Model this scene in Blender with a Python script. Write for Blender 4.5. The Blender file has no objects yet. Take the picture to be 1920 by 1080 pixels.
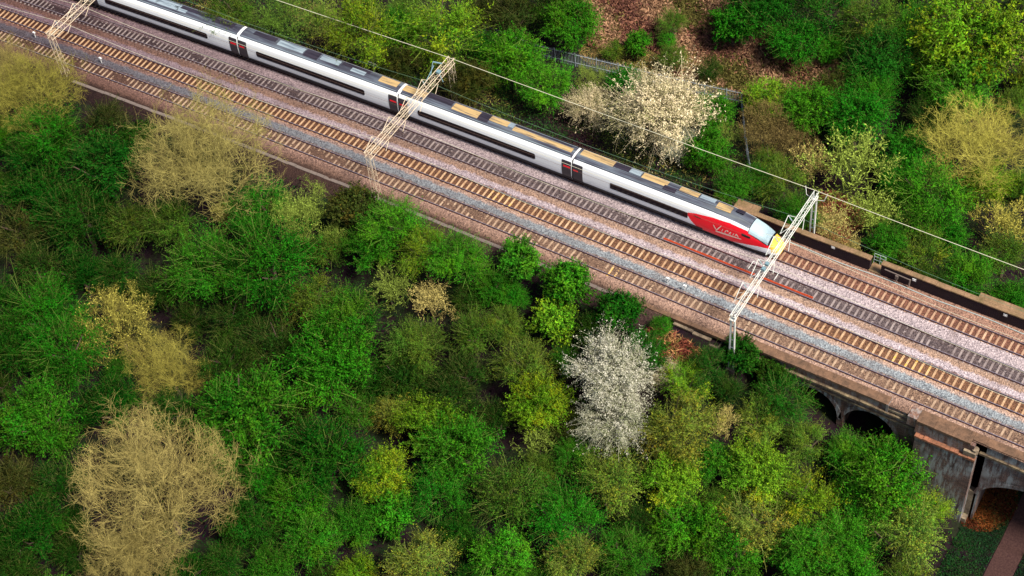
import bpy, math, random
import numpy as np
from mathutils import Vector, Matrix

# ------------------------------------------------------------------ camera, light
CAM = np.array([26.148155, -94.481162, 130.358876])
YAW, PITCH, ROLL, FPX = 2.2328554, 0.8677493, -0.1279681, 3009.3289
EXPOSURE = 0.85
SUN_AZ, SUN_EL = math.radians(-6), math.radians(54)      # azimuth from +x towards +y

scene = bpy.context.scene
COL = scene.collection

def cam_axes():
    f = np.array([math.cos(YAW) * math.cos(PITCH), math.sin(YAW) * math.cos(PITCH), -math.sin(PITCH)])
    r = np.array([math.sin(YAW), -math.cos(YAW), 0.0])
    u = np.cross(r, f)
    c, s = math.cos(ROLL), math.sin(ROLL)
    return c * r + s * u, -s * r + c * u, f

AX_R, AX_U, AX_F = cam_axes()
cd = bpy.data.cameras.new('camera')
cam = bpy.data.objects.new('camera', cd)
COL.objects.link(cam)
M = Matrix(((AX_R[0], AX_U[0], -AX_F[0], CAM[0]), (AX_R[1], AX_U[1], -AX_F[1], CAM[1]),
            (AX_R[2], AX_U[2], -AX_F[2], CAM[2]), (0, 0, 0, 1)))
cam.matrix_world = M
cd.sensor_width = 36.0
cd.lens = FPX * 36.0 / 1920.0
cd.clip_end = 2000
scene.camera = cam

world = bpy.data.worlds.new('World')
scene.world = world
world.use_nodes = True
wn = world.node_tree
wn.nodes.clear()
sky = wn.nodes.new('ShaderNodeTexSky')
sky.sky_type = 'NISHITA'
sky.sun_disc = False
sky.sun_elevation = SUN_EL
sky.sun_rotation = math.pi / 2 - SUN_AZ
sky.air_density = 1.0
sky.dust_density = 2.0
bg = wn.nodes.new('ShaderNodeBackground')
bg.inputs['Strength'].default_value = 0.075
wo = wn.nodes.new('ShaderNodeOutputWorld')
wn.links.new(sky.outputs[0], bg.inputs[0])
wn.links.new(bg.outputs[0], wo.inputs[0])

sd = bpy.data.lights.new('sun', 'SUN')
sd.energy = 4.0
sd.angle = math.radians(14)
sd.color = (1.0, 0.94, 0.84)
sun = bpy.data.objects.new('sun', sd)
COL.objects.link(sun)
sdir = Vector((math.cos(SUN_EL) * math.cos(SUN_AZ), math.cos(SUN_EL) * math.sin(SUN_AZ), math.sin(SUN_EL)))
sun.rotation_euler = sdir.to_track_quat('Z', 'Y').to_euler()

scene.view_settings.view_transform = 'Standard'
scene.view_settings.look = 'None'
scene.view_settings.exposure = EXPOSURE
scene.view_settings.gamma = 1.0
scene.cycles.max_bounces = 5
scene.cycles.diffuse_bounces = 3
scene.cycles.transparent_max_bounces = 4

# ------------------------------------------------------------------ placing helpers
KC, X0 = -0.00058394, -23.4928
LT1, LT2, LT3, LT4 = 0.0, 3.44, 6.96, 10.24

def cy(x):
    d = min(x - X0, 0.0)
    return KC * d * d / 2

def cs(x):
    return KC * min(x - X0, 0.0)

def W(x, lat, z):
    """track coordinates (along, sideways, up) to world"""
    s = cs(x)
    n = 1.0 / math.hypot(1, s)
    return (x - s * n * lat, cy(x) + n * lat, z)

def latof(x, y):
    d = np.minimum(x - X0, 0.0)
    return (y - KC * d * d / 2) / np.sqrt(1 + (KC * d) ** 2)

def ray(px, py):
    d = AX_F + (px - 960) / FPX * AX_R - (py - 540) / FPX * AX_U
    return d

def at(px, py, z):
    d = ray(px, py)
    t = (z - CAM[2]) / d[2]
    return CAM + t * d

def smooth(a, b, x):
    t = np.clip((x - a) / (b - a), 0, 1)
    return t * t * (3 - 2 * t)

def ground_arr(x, y):
    x = np.asarray(x, float); y = np.asarray(y, float)
    L = latof(x, y)
    # near side: embankment at the left, deep valley at the viaduct
    start = np.interp(x, [-200, -27, -18, 9, 60], [-0.35, -0.45, -2.1, -13.2, -13.2])
    floor = np.interp(x, [-200, -70, -20, 9, 60], [-8.5, -8.5, -10.5, -13.2, -13.2])
    d = np.maximum(-L - 3.2, 0)
    bank = np.where(d < 3, d * 0.28, 0.84 + (d - 3) * 0.5)
    near = np.maximum(floor, start - bank)
    # far side
    startf = np.interp(x, [-200, -27, -18, 6, 60], [-0.45, -0.5, -2.5, -8.5, -9])
    floorf = np.interp(x, [-200, -70, -20, 6, 60], [-3.6, -3.6, -5.5, -9.5, -10])
    d2 = np.maximum(L - 13.2, 0)
    far = np.maximum(floorf, startf - np.where(d2 < 2.5, d2 * 0.12, 0.3 + (d2 - 2.5) * 0.33))
    far = far + np.maximum(L - 34, 0) * 0.03
    mid_w = np.clip((L + 3.2) / 16.4, 0, 1)
    mid = np.where(x < -19, -1.0, np.minimum(start * (1 - mid_w) + startf * mid_w, -2.0) - 0.4)
    z = np.where(L < -3.2, near, np.where(L > 13.2, far, mid))
    z = z + 0.18 * np.sin(x * 0.7 + y * 0.31) * np.sin(y * 0.53 - x * 0.2) * ((L < -6) | (L > 16))
    return z

def ground(x, y):
    return float(ground_arr(x, y))

def at_ground(px, py, h=0.0):
    z = -4.0
    for _ in range(25):
        p = at(px, py, z + h)
        z = 0.5 * z + 0.5 * ground(p[0], p[1])
    p = at(px, py, z + h)
    return p[0], p[1], ground(p[0], p[1])

def pxm(x, y, z):
    """pixels (1920 wide picture) per metre at a point"""
    return FPX / float(np.dot(np.array([x, y, z]) - CAM, AX_F))

# ------------------------------------------------------------------ object helpers
def lin(r, g, b, k=1.0):
    def f(c):
        c /= 255.0
        return c / 12.92 if c <= 0.04045 else ((c + 0.055) / 1.055) ** 2.4
    return (f(r) * k, f(g) * k, f(b) * k, 1.0)

class MB:
    """collects shapes and links them as ONE mesh object"""
    def __init__(self):
        self.v = []; self.f = []; self.m = []; self.mi = 0
    def add(self, verts, faces):
        o = len(self.v)
        self.v.extend([tuple(map(float, p)) for p in verts])
        for fc in faces:
            self.f.append(tuple(i + o for i in fc)); self.m.append(self.mi)
    def quad(self, a, b, c, d):
        self.add([a, b, c, d], [(0, 1, 2, 3)])
    def hexa(self, p):
        self.add(p, [(0, 3, 2, 1), (4, 5, 6, 7), (0, 1, 5, 4), (1, 2, 6, 5), (2, 3, 7, 6), (3, 0, 4, 7)])
    def box(self, c, s):
        x, y, z = c; a, b, h = s[0] / 2, s[1] / 2, s[2] / 2
        self.hexa([(x - a, y - b, z - h), (x + a, y - b, z - h), (x + a, y + b, z - h), (x - a, y + b, z - h),
                   (x - a, y - b, z + h), (x + a, y - b, z + h), (x + a, y + b, z + h), (x - a, y + b, z + h)])
    def tbox(self, x0, x1, l0, l1, z0, z1):
        """box in track coordinates"""
        self.hexa([W(x0, l0, z0), W(x1, l0, z0), W(x1, l1, z0), W(x0, l1, z0),
                   W(x0, l0, z1), W(x1, l0, z1), W(x1, l1, z1), W(x0, l1, z1)])
    def bar(self, a, b, r, n=4, r2=None):
        a = Vector(a); b = Vector(b); d = b - a
        if d.length < 1e-6: return
        d.normalize()
        u = d.orthogonal().normalized(); w = d.cross(u)
        r2 = r if r2 is None else r2
        vs = []
        for p, q in ((a, r), (b, r2)):
            for k in range(n):
                t = 2 * math.pi * (k + 0.5) / n
                vs.append(p + (u * math.cos(t) + w * math.sin(t)) * q)
        fs = [(k, (k + 1) % n, n + (k + 1) % n, n + k) for k in range(n)]
        fs += [tuple(range(n))[::-1], tuple(range(n, 2 * n))]
        self.add(vs, fs)
    def tube(self, pts, r, n=5):
        pts = [Vector(p) for p in pts]
        vs = []; fs = []
        for i, p in enumerate(pts):
            d = (pts[min(i + 1, len(pts) - 1)] - pts[max(i - 1, 0)]).normalized()
            u = d.cross(Vector((0, 0, 1)))
            if u.length < 1e-3: u = d.orthogonal()
            u.normalize(); w = u.cross(d)
            rr = r[i] if isinstance(r, (list, tuple)) else r
            for k in range(n):
                t = 2 * math.pi * k / n
                vs.append(p + (u * math.cos(t) + w * math.sin(t)) * rr)
        for i in range(len(pts) - 1):
            for k in range(n):
                fs.append((i * n + k, i * n + (k + 1) % n, (i + 1) * n + (k + 1) % n, (i + 1) * n + k))
        fs += [tuple(range(n))[::-1], tuple(range((len(pts) - 1) * n, len(pts) * n))]
        self.add(vs, fs)
    def sweep(self, prof, xs, closed=True):
        """profile of (lat, z) points swept along the track"""
        vs = []; fs = []; n = len(prof)
        for x in xs:
            vs += [W(x, l, z) for l, z in prof]
        for i in range(len(xs) - 1):
            for k in range(n if closed else n - 1):
                fs.append((i * n + k, (i + 1) * n + k, (i + 1) * n + (k + 1) % n, i * n + (k + 1) % n))
        if closed:
            fs += [tuple(range(n)), tuple(range((len(xs) - 1) * n, len(xs) * n))[::-1]]
        self.add(vs, fs)
    def build(self, name, mats, parent=None, smooth_=False, origin=None):
        me = bpy.data.meshes.new(name)
        v = self.v
        if origin is not None:
            v = [(a - origin[0], b - origin[1], c - origin[2]) for a, b, c in v]
        me.from_pydata(v, [], self.f)
        if not isinstance(mats, (list, tuple)): mats = [mats]
        for m in mats: me.materials.append(m)
        if len(mats) > 1: me.polygons.foreach_set('material_index', self.m)
        if smooth_: me.polygons.foreach_set('use_smooth', [True] * len(self.f))
        me.update()
        o = bpy.data.objects.new(name, me)
        COL.objects.link(o)
        if origin is not None and parent is None: o.location = origin
        if parent is not None: o.parent = parent
        return o

def np_mesh(name, verts, faces, mats, attrs=None, parent=None):
    """verts (n,3), faces (m,k) numpy; attrs {name: per-vertex float or colour}"""
    me = bpy.data.meshes.new(name)
    verts = np.asarray(verts, np.float32); faces = np.asarray(faces, np.int32)
    m, k = faces.shape
    me.vertices.add(len(verts)); me.vertices.foreach_set('co', verts.ravel())
    me.loops.add(m * k); me.loops.foreach_set('vertex_index', faces.ravel())
    me.polygons.add(m)
    me.polygons.foreach_set('loop_start', np.arange(0, m * k, k, dtype=np.int32))
    me.polygons.foreach_set('loop_total', np.full(m, k, np.int32))
    for an, av in (attrs or {}).items():
        av = np.asarray(av, np.float32)
        if av.ndim == 1:
            a = me.attributes.new(an, 'FLOAT', 'POINT'); a.data.foreach_set('value', av)
        else:
            a = me.attributes.new(an, 'FLOAT_COLOR', 'POINT'); a.data.foreach_set('color', av.ravel())
    for mm in (mats if isinstance(mats, (list, tuple)) else [mats]): me.materials.append(mm)
    me.update(calc_edges=True)
    me.validate()
    return me

def link(name, me, parent=None):
    o = bpy.data.objects.new(name, me); COL.objects.link(o)
    if parent is not None: o.parent = parent
    return o

LABELS = {}
def tag(o, label=None, cat=None, group=None, kind=None):
    if label: o['label'] = label
    if cat: o['category'] = cat
    if group: o['group'] = group
    if kind: o['kind'] = kind
    return o

def empty(name, loc, rz=0.0):
    o = bpy.data.objects.new(name, None)
    o.empty_display_size = 0.5
    o.location = loc; o.rotation_euler = (0, 0, rz)
    COL.objects.link(o)
    return o

# ------------------------------------------------------------------ materials
class NT:
    def __init__(self, name):
        self.m = bpy.data.materials.new(name); self.m.use_nodes = True
        self.t = self.m.node_tree; self.t.nodes.clear()
        self.out = self.n('ShaderNodeOutputMaterial')
    def n(self, typ, **kw):
        nd = self.t.nodes.new(typ)
        for k, v in kw.items(): setattr(nd, k, v)
        return nd
    def l(self, a, b): self.t.links.new(a, b)
    def noise(self, scale, detail=3.0, rough=0.6, vec=None, out='Fac'):
        nd = self.n('ShaderNodeTexNoise'); nd.inputs['Scale'].default_value = scale
        nd.inputs['Detail'].default_value = detail; nd.inputs['Roughness'].default_value = rough
        if vec is not None: self.l(vec, nd.inputs['Vector'])
        return nd.outputs[out]
    def coord(self, scale=(1, 1, 1), kind='Object'):
        if kind == 'World': src = self.n('ShaderNodeNewGeometry').outputs['Position']
        else: src = self.n('ShaderNodeTexCoord').outputs[kind]
        mp = self.n('ShaderNodeMapping'); mp.inputs['Scale'].default_value = scale
        self.l(src, mp.inputs['Vector']); return mp.outputs[0]
    def ramp(self, fac, stops, interp='LINEAR'):
        r = self.n('ShaderNodeValToRGB'); r.color_ramp.interpolation = interp
        e = r.color_ramp.elements
        while len(e) > 1: e.remove(e[-1])
        for i, (p, c) in enumerate(stops):
            el = e[0] if i == 0 else e.new(p)
            el.position = p; el.color = c if len(c) == 4 else (*c, 1)
        self.l(fac, r.inputs['Fac']); return r.outputs['Color']
    def mix(self, fac, a, b, mode='MIX'):
        nd = self.n('ShaderNodeMix', data_type='RGBA', blend_type=mode)
        for sock, val in ((nd.inputs[0], fac), (nd.inputs[6], a), (nd.inputs[7], b)):
            if hasattr(val, 'is_linked'): self.l(val, sock)
            else: sock.default_value = val
        return nd.outputs[2]
    def math(self, op, a, b=0.0, clamp=False):
        nd = self.n('ShaderNodeMath', operation=op, use_clamp=clamp)
        for i, val in enumerate((a, b)):
            if hasattr(val, 'is_linked'): self.l(val, nd.inputs[i])
            else: nd.inputs[i].default_value = val
        return nd.outputs[0]
    def pbr(self, col, rough=0.8, metal=0.0, spec=0.3, bump=None, bstr=0.3, bdist=0.05):
        p = self.n('ShaderNodeBsdfPrincipled')
        if hasattr(col, 'is_linked'): self.l(col, p.inputs['Base Color'])
        else: p.inputs['Base Color'].default_value = col
        if hasattr(rough, 'is_linked'): self.l(rough, p.inputs['Roughness'])
        else: p.inputs['Roughness'].default_value = rough
        p.inputs['Metallic'].default_value = metal
        p.inputs['Specular IOR Level'].default_value = spec
        if bump is not None:
            b = self.n('ShaderNodeBump'); b.inputs['Strength'].default_value = bstr
            b.inputs['Distance'].default_value = bdist
            self.l(bump, b.inputs['Height']); self.l(b.outputs[0], p.inputs['Normal'])
        self.l(p.outputs[0], self.out.inputs[0])
        return self.m

def plain(name, c, rough=0.6, metal=0.0, spec=0.4, var=0.25, scale=3.0):
    t = NT(name)
    nz = t.noise(scale, 4, 0.65, t.coord(kind='Object'))
    col = t.mix(nz, tuple(x * (1 - var) for x in c[:3]) + (1,), tuple(min(x * (1 + var), 1) for x in c[:3]) + (1,))
    return t.pbr(col, rough, metal, spec)

# ------------------------------------------------------------------ ground sheet
def ground_material():
    t = NT('earth')
    P_ = t.coord(kind='World')
    a = t.noise(0.25, 5, 0.65, P_); b = t.noise(2.2, 4, 0.7, P_)
    col = t.ramp(a, [(0.32, lin(28, 15, 28)), (0.47, lin(36, 24, 28)), (0.56, lin(34, 42, 24)), (0.7, lin(26, 40, 22))])  # purple-black shade of the gaps painted into the earth tones
    col = t.mix(0.55, col, t.ramp(b, [(0.3, (0.25, 0.22, 0.28, 1)), (0.7, (1, 1, 1, 1))]), 'MULTIPLY')
    return t.pbr(col, 0.95, 0, 0.1, b, 0.6, 0.2)

def build_terrain():
    xs = np.concatenate([np.arange(-260, -150, 6), np.arange(-150, 34, 1.5), np.arange(34, 130, 6)])
    ys = np.concatenate([np.arange(-160, -72, 6), np.arange(-72, 84, 1.5), np.arange(84, 260, 6)])
    X, Y = np.meshgrid(xs, ys, indexing='ij')
    Z = ground_arr(X, Y)
    v = np.stack([X, Y, Z], -1).reshape(-1, 3)
    nx, ny = len(xs), len(ys)
    i, j = np.meshgrid(np.arange(nx - 1), np.arange(ny - 1), indexing='ij')
    a = (i * ny + j).ravel()
    f = np.stack([a, a + ny, a + ny + 1, a + 1], 1)
    me = np_mesh('ground', v, f, ground_material())
    me.polygons.foreach_set('use_smooth', [True] * len(f))
    tag(link('ground', me), kind='structure')
build_terrain()

# ------------------------------------------------------------------ ballast bed
def ballast_material():
    t = NT('ballast')
    at_l = t.n('ShaderNodeAttribute', attribute_name='lat').outputs['Fac']
    at_s = t.n('ShaderNodeAttribute', attribute_name='run').outputs['Fac']
    Pw = t.coord(kind='World')
    wob = t.noise(0.9, 4, 0.7, Pw)
    fine = t.noise(4.0, 2, 0.6, Pw)
    l2 = t.math('ADD', at_l, t.math('MULTIPLY', t.math('SUBTRACT', wob, 0.5), 0.9))
    l2 = t.math('ADD', l2, t.math('MULTIPLY', t.math('SUBTRACT', fine, 0.5), 0.45))
    lo, hi = -5.0, 14.0
    f = t.math('DIVIDE', t.math('SUBTRACT', l2, lo), hi - lo, True)
    k = 0.60
    def s(l, *rgb): return ((l - lo) / (hi - lo), lin(*rgb, k))
    pts = [s(-4.8, 66, 48, 46), s(-3.0, 84, 64, 58), s(-2.4, 104, 82, 70), s(-1.9, 168, 136, 116), s(-0.85, 206, 170, 150),
           s(-0.5, 150, 120, 100), s(0.5, 156, 126, 104), s(0.95, 150, 134, 128), s(1.15, 164, 172, 176), s(1.9, 170, 178, 182),
           s(2.15, 214, 184, 166), s(2.6, 216, 176, 150), s(2.85, 146, 106, 80), s(4.0, 138, 98, 72), s(4.3, 150, 118, 112),
           s(4.55, 222, 208, 212), s(5.15, 220, 202, 204), s(5.4, 196, 162, 138), s(6.15, 190, 160, 140), s(6.35, 112, 98, 98),
           s(7.6, 116, 102, 102), s(7.9, 206, 190, 192), s(9.3, 214, 196, 196), s(9.6, 140, 98, 80), s(10.9, 144, 98, 80),
           s(11.3, 188, 148, 128), s(12.4, 186, 144, 124), s(13.0, 150, 116, 100)]
    base = t.ramp(f, pts)
    # stones: every one its own tone
    vo = t.n('ShaderNodeTexVoronoi'); vo.inputs['Scale'].default_value = 7.5; t.l(Pw, vo.inputs['Vector'])
    sx = t.n('ShaderNodeSeparateColor'); t.l(vo.outputs['Color'], sx.inputs[0])
    tone = t.ramp(sx.outputs[0], [(0.0, (0.34, 0.31, 0.33, 1)), (0.3, (0.78, 0.75, 0.76, 1)), (0.75, (1.05, 1.02, 1.0, 1)), (1.0, (1.5, 1.46, 1.42, 1))])
    col = t.mix(0.85, base, tone, 'MULTIPLY')
    # rusty and dark stains, then vignette dimming painted in towards the far end
    st = t.noise(0.16, 5, 0.7, Pw)
    col = t.mix(t.ramp(st, [(0.52, (0, 0, 0, 1)), (0.72, (0.5, 0.5, 0.5, 1))]), col, lin(96, 72, 60, 0.8))
    vignette = t.n('ShaderNodeMapRange'); vignette.inputs['From Min'].default_value = -20; vignette.inputs['From Max'].default_value = -115
    vignette.inputs['To Min'].default_value = 0.0; vignette.inputs['To Max'].default_value = 0.9; t.l(at_s, vignette.inputs['Value'])
    col = t.mix(vignette.outputs[0], col, t.mix(1.0, col, lin(138, 116, 126), 'MULTIPLY'))
    hgt = t.math('ADD', vo.outputs['Distance'], fine)
    return t.pbr(col, 0.9, 0, 0.15, hgt, 0.7, 0.12)

def ballast_height(l):
    z = -0.16
    for k, c in enumerate((LT1, LT2, LT3, LT4)):
        d = abs(l - c)
        if d < 0.68: z = min(z, (-0.212, -0.235, -0.222, -0.235)[k])
        elif d < 0.86: z = min(z, -0.2)
        elif d < 1.3: z = max(z, -0.13)
    if l < -2.9: z = -0.28 - 0.3 * (-2.9 - l)
    elif l < -1.6: z = -0.16 - 0.09 * (-1.6 - l)
    return z

def build_ballast():
    rng = np.random.default_rng(5)
    def sheet(name, x0, x1, l0, l1):
        xs = np.linspace(x0, x1, int((x1 - x0) / 0.6) + 1); ls = np.arange(l0, l1 + 0.001, 0.1)
        L = np.tile(ls, (len(xs), 1)); X = np.tile(xs[:, None], (1, len(ls)))
        Z = np.tile([ballast_height(l) for l in ls], (len(xs), 1)) + rng.normal(0, 0.012, L.shape)
        Z += (.03 * np.sin(X * .61 + 1.3) * np.sin(X * .23 + L) + .02 * np.sin(X * 1.7 + 2 * L)) * ((np.abs(L) < .68) + .7 * (np.abs(L - LT3) < .68))
        v = np.array([W(a, b, c) for a, b, c in zip(X.ravel(), L.ravel(), Z.ravel())])
        nx, ny = len(xs), len(ls)
        i, j = np.meshgrid(np.arange(nx - 1), np.arange(ny - 1), indexing='ij')
        a = (i * ny + j).ravel(); f = np.stack([a, a + ny, a + ny + 1, a + 1], 1)
        me = np_mesh(name, v, f, MAT['ballast'], {'lat': L.ravel(), 'run': X.ravel()})
        return tag(link(name, me), kind='structure')
    sheet('ballast_bed', -190, -26, -5.0, 13.6)
    sheet('ballast_bed', -26, 70, -2.3, 12.9)

MAT = {}
MAT['ballast'] = ballast_material()
build_ballast()

# ------------------------------------------------------------------ tracks
def sleeper_mat(name, c, dirt):
    t = NT(name)
    w = t.coord(kind='World')
    n1 = t.noise(1.1, 3, 0.6, w); n2 = t.noise(9, 2, 0.6, w)
    oi = t.n('ShaderNodeObjectInfo').outputs['Random']
    col = t.mix(t.ramp(n1, [(0.35, (0, 0, 0, 1)), (0.7, (0.85, 0.85, 0.85, 1))]), c, dirt)
    col = t.mix(t.math('MULTIPLY', oi, 0.4), col, dirt)
    col = t.mix(0.5, col, t.ramp(n2, [(0.3, (0.6, 0.6, 0.6, 1)), (0.7, (1.15, 1.15, 1.15, 1))]), 'MULTIPLY')
    return t.pbr(col, 0.85, 0, 0.2)

def rail_mats():
    t = NT('rail_side')
    n1 = t.noise(2.0, 3, 0.6, t.coord(kind='World'))
    t.pbr(t.ramp(n1, [(0.3, lin(50, 30, 34)), (0.7, lin(88, 52, 46))]), 0.8, 0.0, 0.3)
    u = NT('rail_top'); u.pbr(lin(196, 178, 182), 0.38, 0.85, 0.5)
    return t.m, u.m
RAIL_SIDE, RAIL_TOP = rail_mats()
YELLOW = plain('yellow_paint', lin(224, 178, 40, 0.8), 0.7, var=0.15)

def yellow_sleeper_mat():
    t = NT('painted_sleeper')
    n1 = t.noise(2.2, 3, 0.7, t.coord(kind='World'))
    col = t.mix(t.ramp(n1, [(0.5, (0, 0, 0, 1)), (0.62, (.8, .8, .8, 1))]), lin(214, 176, 132, .8), lin(232, 186, 50, .8))
    return t.pbr(col, 0.8, 0, 0.2)
YSL = yellow_sleeper_mat()

XA, XB = -185.0, 62.0
XFINE = list(np.arange(XA, -20, 2.5)) + [-20, 0, 20, 40, XB]

def sleeper_mesh(name, mat, w=0.27, ln=2.5):
    b = MB()
    a, c, h = w / 2, ln / 2, 0.2
    # concrete sleeper: narrower on top, waisted in the middle
    for y0, y1, d0, d1 in ((-c, -0.45, 0, 0.035), (-0.45, 0.45, 0.035, 0.035), (0.45, c, 0.035, 0)):
        b.hexa([(-a, y0, -h), (a, y0, -h), (a, y1, -h), (-a, y1, -h),
                (-a + .03, y0, -d0), (a - .03, y0, -d0), (a - .03, y1, -d1), (-a + .03, y1, -d1)])
    for y in (-0.9, -0.6, 0.6, 0.9):           # rail clips
        b.box((0, y, 0.02), (0.13, 0.1, 0.05))
    me = bpy.data.meshes.new(name); me.from_pydata(b.v, [], b.f); me.materials.append(mat)
    return me

TRACKS = [
    ('railway_track', LT1, 0.70, -0.165, sleeper_mat('sleeper_buff', lin(206, 176, 146, .8), lin(156, 126, 104, .75)),
     'nearest railway track with half buried buff sleepers beside the blue grey ballast strip', ((460, 240), (1150, 510))),
    ('railway_track', LT2, 0.71, -0.165, sleeper_mat('sleeper_orange', lin(220, 186, 148, .8), lin(178, 134, 96, .75)),
     'second railway track with bright orange tan sleepers on rusty ballast', ((290, 124), (940, 372), (1700, 700))),
    ('railway_track', LT3, 0.66, -0.172, sleeper_mat('sleeper_grey', lin(178, 162, 156, .8), lin(124, 108, 106, .75)),
     'third railway track with grey sleepers, next to the train', ()),
    ('railway_track', LT4, 0.68, -0.165, sleeper_mat('sleeper_brown', lin(214, 178, 146, .8), lin(166, 124, 98, .75)),
     'far railway track carrying the train, tan sleepers along the dark wall', ()),
]

def build_track(i, name, lat0, pitch, zt, smat, label, yellow):
    def lt(x):
        return lat0 + (np.interp(x, [-185, -60, 40], [0.42, 0.12, -0.06]) if i == 2 else 0.0)
    root = tag(empty(name, W(-20, lat0, 0)), label, 'railway track', 'four parallel railway tracks')
    bpy.context.view_layer.update()
    inv = root.location
    def off(o): o.location = (-inv[0], -inv[1], -inv[2]); return o
    prof = [(-.07, -.15), (-.07, -.13), (-.012, -.11), (-.012, -.035), (-.036, -.025), (-.036, 0.0), (.036, 0.0), (.036, -.025), (.012, -.035), (.012, -.11), (.07, -.13), (.07, -.15)]
    for s in (-1, 1):
        b = MB(); n = len(prof); vs = []
        for x in XFINE: vs += [W(x, lt(x) + s * 0.7525 + l, z) for l, z in prof]
        b.v = [tuple(p) for p in vs]
        for q in range(len(XFINE) - 1):
            for k in range(n):
                b.f.append((q * n + k, (q + 1) * n + k, (q + 1) * n + (k + 1) % n, q * n + (k + 1) % n))
                b.m.append(1 if k == 5 else 0)
        off(b.build('rail', [RAIL_SIDE, RAIL_TOP], root))
    me = sleeper_mesh('sleeper', smat); mey = sleeper_mesh('sleeper', YSL)
    ys = [at(px, py, 0)[0] for px, py in yellow]
    xs = np.arange(-150, 34, pitch)
    # the hundred that show largest in the picture stay individual, the rest are one part
    near_cam = sorted(xs, key=lambda x: np.linalg.norm(np.array(W(x, lat0, 0)) - CAM) + (60 if x > 14 + 0.9 * lat0 * 0 else 0) + (60 if (i == 3 and x < -18) else 0))[:100]
    near = set(float(x) for x in near_cam)
    rest = MB()
    rr = random.Random(40 + i)
    for x in xs:
        xx = float(x) + rr.uniform(-.04, .04)
        c = W(xx, lt(xx), zt + rr.uniform(-.012, .012)); ang = math.atan(cs(xx)) + rr.uniform(-.025, .025)
        if float(x) in near:
            pnt = any(abs(xx - q) < (1.9 if i == 1 else 1.0) for q in ys)
            o = bpy.data.objects.new('sleeper', mey if pnt else me); COL.objects.link(o); o.parent = root
            o.location = (c[0] - inv[0], c[1] - inv[1], c[2]); o.rotation_euler = (0, 0, ang)
            if pnt: o['label'] = 'sleeper daubed with yellow paint'
        else:
            R_ = Matrix.Rotation(ang, 3, 'Z')
            vs = [R_ @ v.co + Vector(c) for v in me.vertices]
            rest.add(vs, [tuple(p.vertices) for p in me.polygons])
    if rest.v:
        o = off(rest.build('sleeper_row', smat, root)); tag(o, kind='stuff')
for i, tr in enumerate(TRACKS): build_track(i, *tr)

# loose rusty rails lying between the rails of the third track
RUST = plain('bright_rust', lin(214, 84, 40, .8), 0.8, var=0.3)
for k, ((ax, ay), (bx, by), lab) in enumerate([
        ((1245, 447), (1417, 514), 'long orange rusty spare rail lying between the rails, behind the lattice gantry'),
        ((1431, 518), (1526, 556), 'short orange rusty spare rail lying between the rails, in front of the gantry')]):
    a = at(ax, ay, -.1); c = at(bx, by, -.1)
    la, lb = latof(a[0], a[1]), latof(c[0], c[1])
    b = MB()
    for dl in (0.0, 0.14):
        prof = [(-.05, -.17), (-.012, -.14), (-.012, -.07), (-.03, -.06), (-.03, -.03), (.03, -.03), (.03, -.06), (.012, -.07), (.012, -.14), (.05, -.17)]
        n = len(prof); vs = []
        for q in range(9):
            t_ = q / 8; x = a[0] + (c[0] - a[0]) * t_; l = 6.42 + dl + 0.015 * math.sin(q * 1.7 + dl * 9)
            vs += [W(x, l + p, z) for p, z in prof]
        fs = [(q * n + m, (q + 1) * n + m, (q + 1) * n + (m + 1) % n, q * n + (m + 1) % n) for q in range(8) for m in range(n)]
        fs += [tuple(range(n)), tuple(range(8 * n, 9 * n))[::-1]]
        b.add(vs, fs)
    tag(b.build('spare_rail', RUST, origin=W(a[0], 6.5, -.17)), lab, 'spare rail', 'orange spare rails in the third track')

# ------------------------------------------------------------------ trackside concrete trough, cables, posts
CONC = plain('weathered_concrete', lin(120, 106, 98, .75), 0.9, var=0.35, scale=2.0)
b = MB()
x = -108.0
rr = random.Random(3)
while x < -31:
    dl = rr.uniform(-.03, .03)
    b.tbox(x, x + 0.96, -2.98 + dl, -2.58 + dl, -0.4, -0.22 + rr.uniform(-.02, .02)); x += 1.0
tag(b.build('cable_trough', CONC, origin=W(-70, -2.8, -.4)), 'long grey concrete cable trough along the near edge of the ballast', 'cable trough')
PALE = plain('pale_cable', lin(186, 200, 196, .8), 0.5, var=0.15)
b = MB()
b.tube([W(x, 12.3 + 0.08 * math.sin(x * 0.6), -.1) for x in np.arange(-19, 60, 1.0)], 0.045, 5)
tag(b.build('cable', PALE, origin=W(0, 12.3, -.1)), 'pale cable running along the foot of the dark far wall', 'cable')
WHITE = plain('white_paint', lin(236, 236, 232, .82), 0.55, var=0.08)
def marker(px, py, lab, h=0.75):
    p = at(px, py, -.14)
    b = MB(); b.bar((p[0], p[1], -.2), (p[0], p[1], h - .14), 0.045, 6)
    b.box((p[0], p[1], h - .1), (0.34, 0.2, 0.16))
    tag(b.build('marker_post', WHITE, origin=(p[0], p[1], -.2)), lab, 'marker post', 'small white marker posts between the tracks')
marker(67, 70, 'small white marker post in the pale ballast, near the top left corner')
marker(191, 118, 'small white marker post on blue grey ballast, right of the leaning lattice mast')
marker(1252, 531, 'small white marker post on blue grey ballast, beside scattered white bolts')
marker(1284, 545, 'small white marker post on blue grey ballast, closest to the white ladder mast')
p = at(704, 142, -0.5)
b = MB(); b.bar((p[0], p[1], -1.0), (p[0], p[1], 1.5), 0.06, 6)
d = Vector(W(-60, 15, 0)) - Vector(W(-61, 15, 0)); d.normalize()
b.bar(Vector((p[0], p[1], 1.5)) - d * 0.75, Vector((p[0], p[1], 1.5)) + d * 0.75, 0.07, 6)
tag(b.build('tee_post', WHITE, origin=(p[0], p[1], -1.0)), 'white T shaped post standing in the grass behind the train', 'post')

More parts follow.
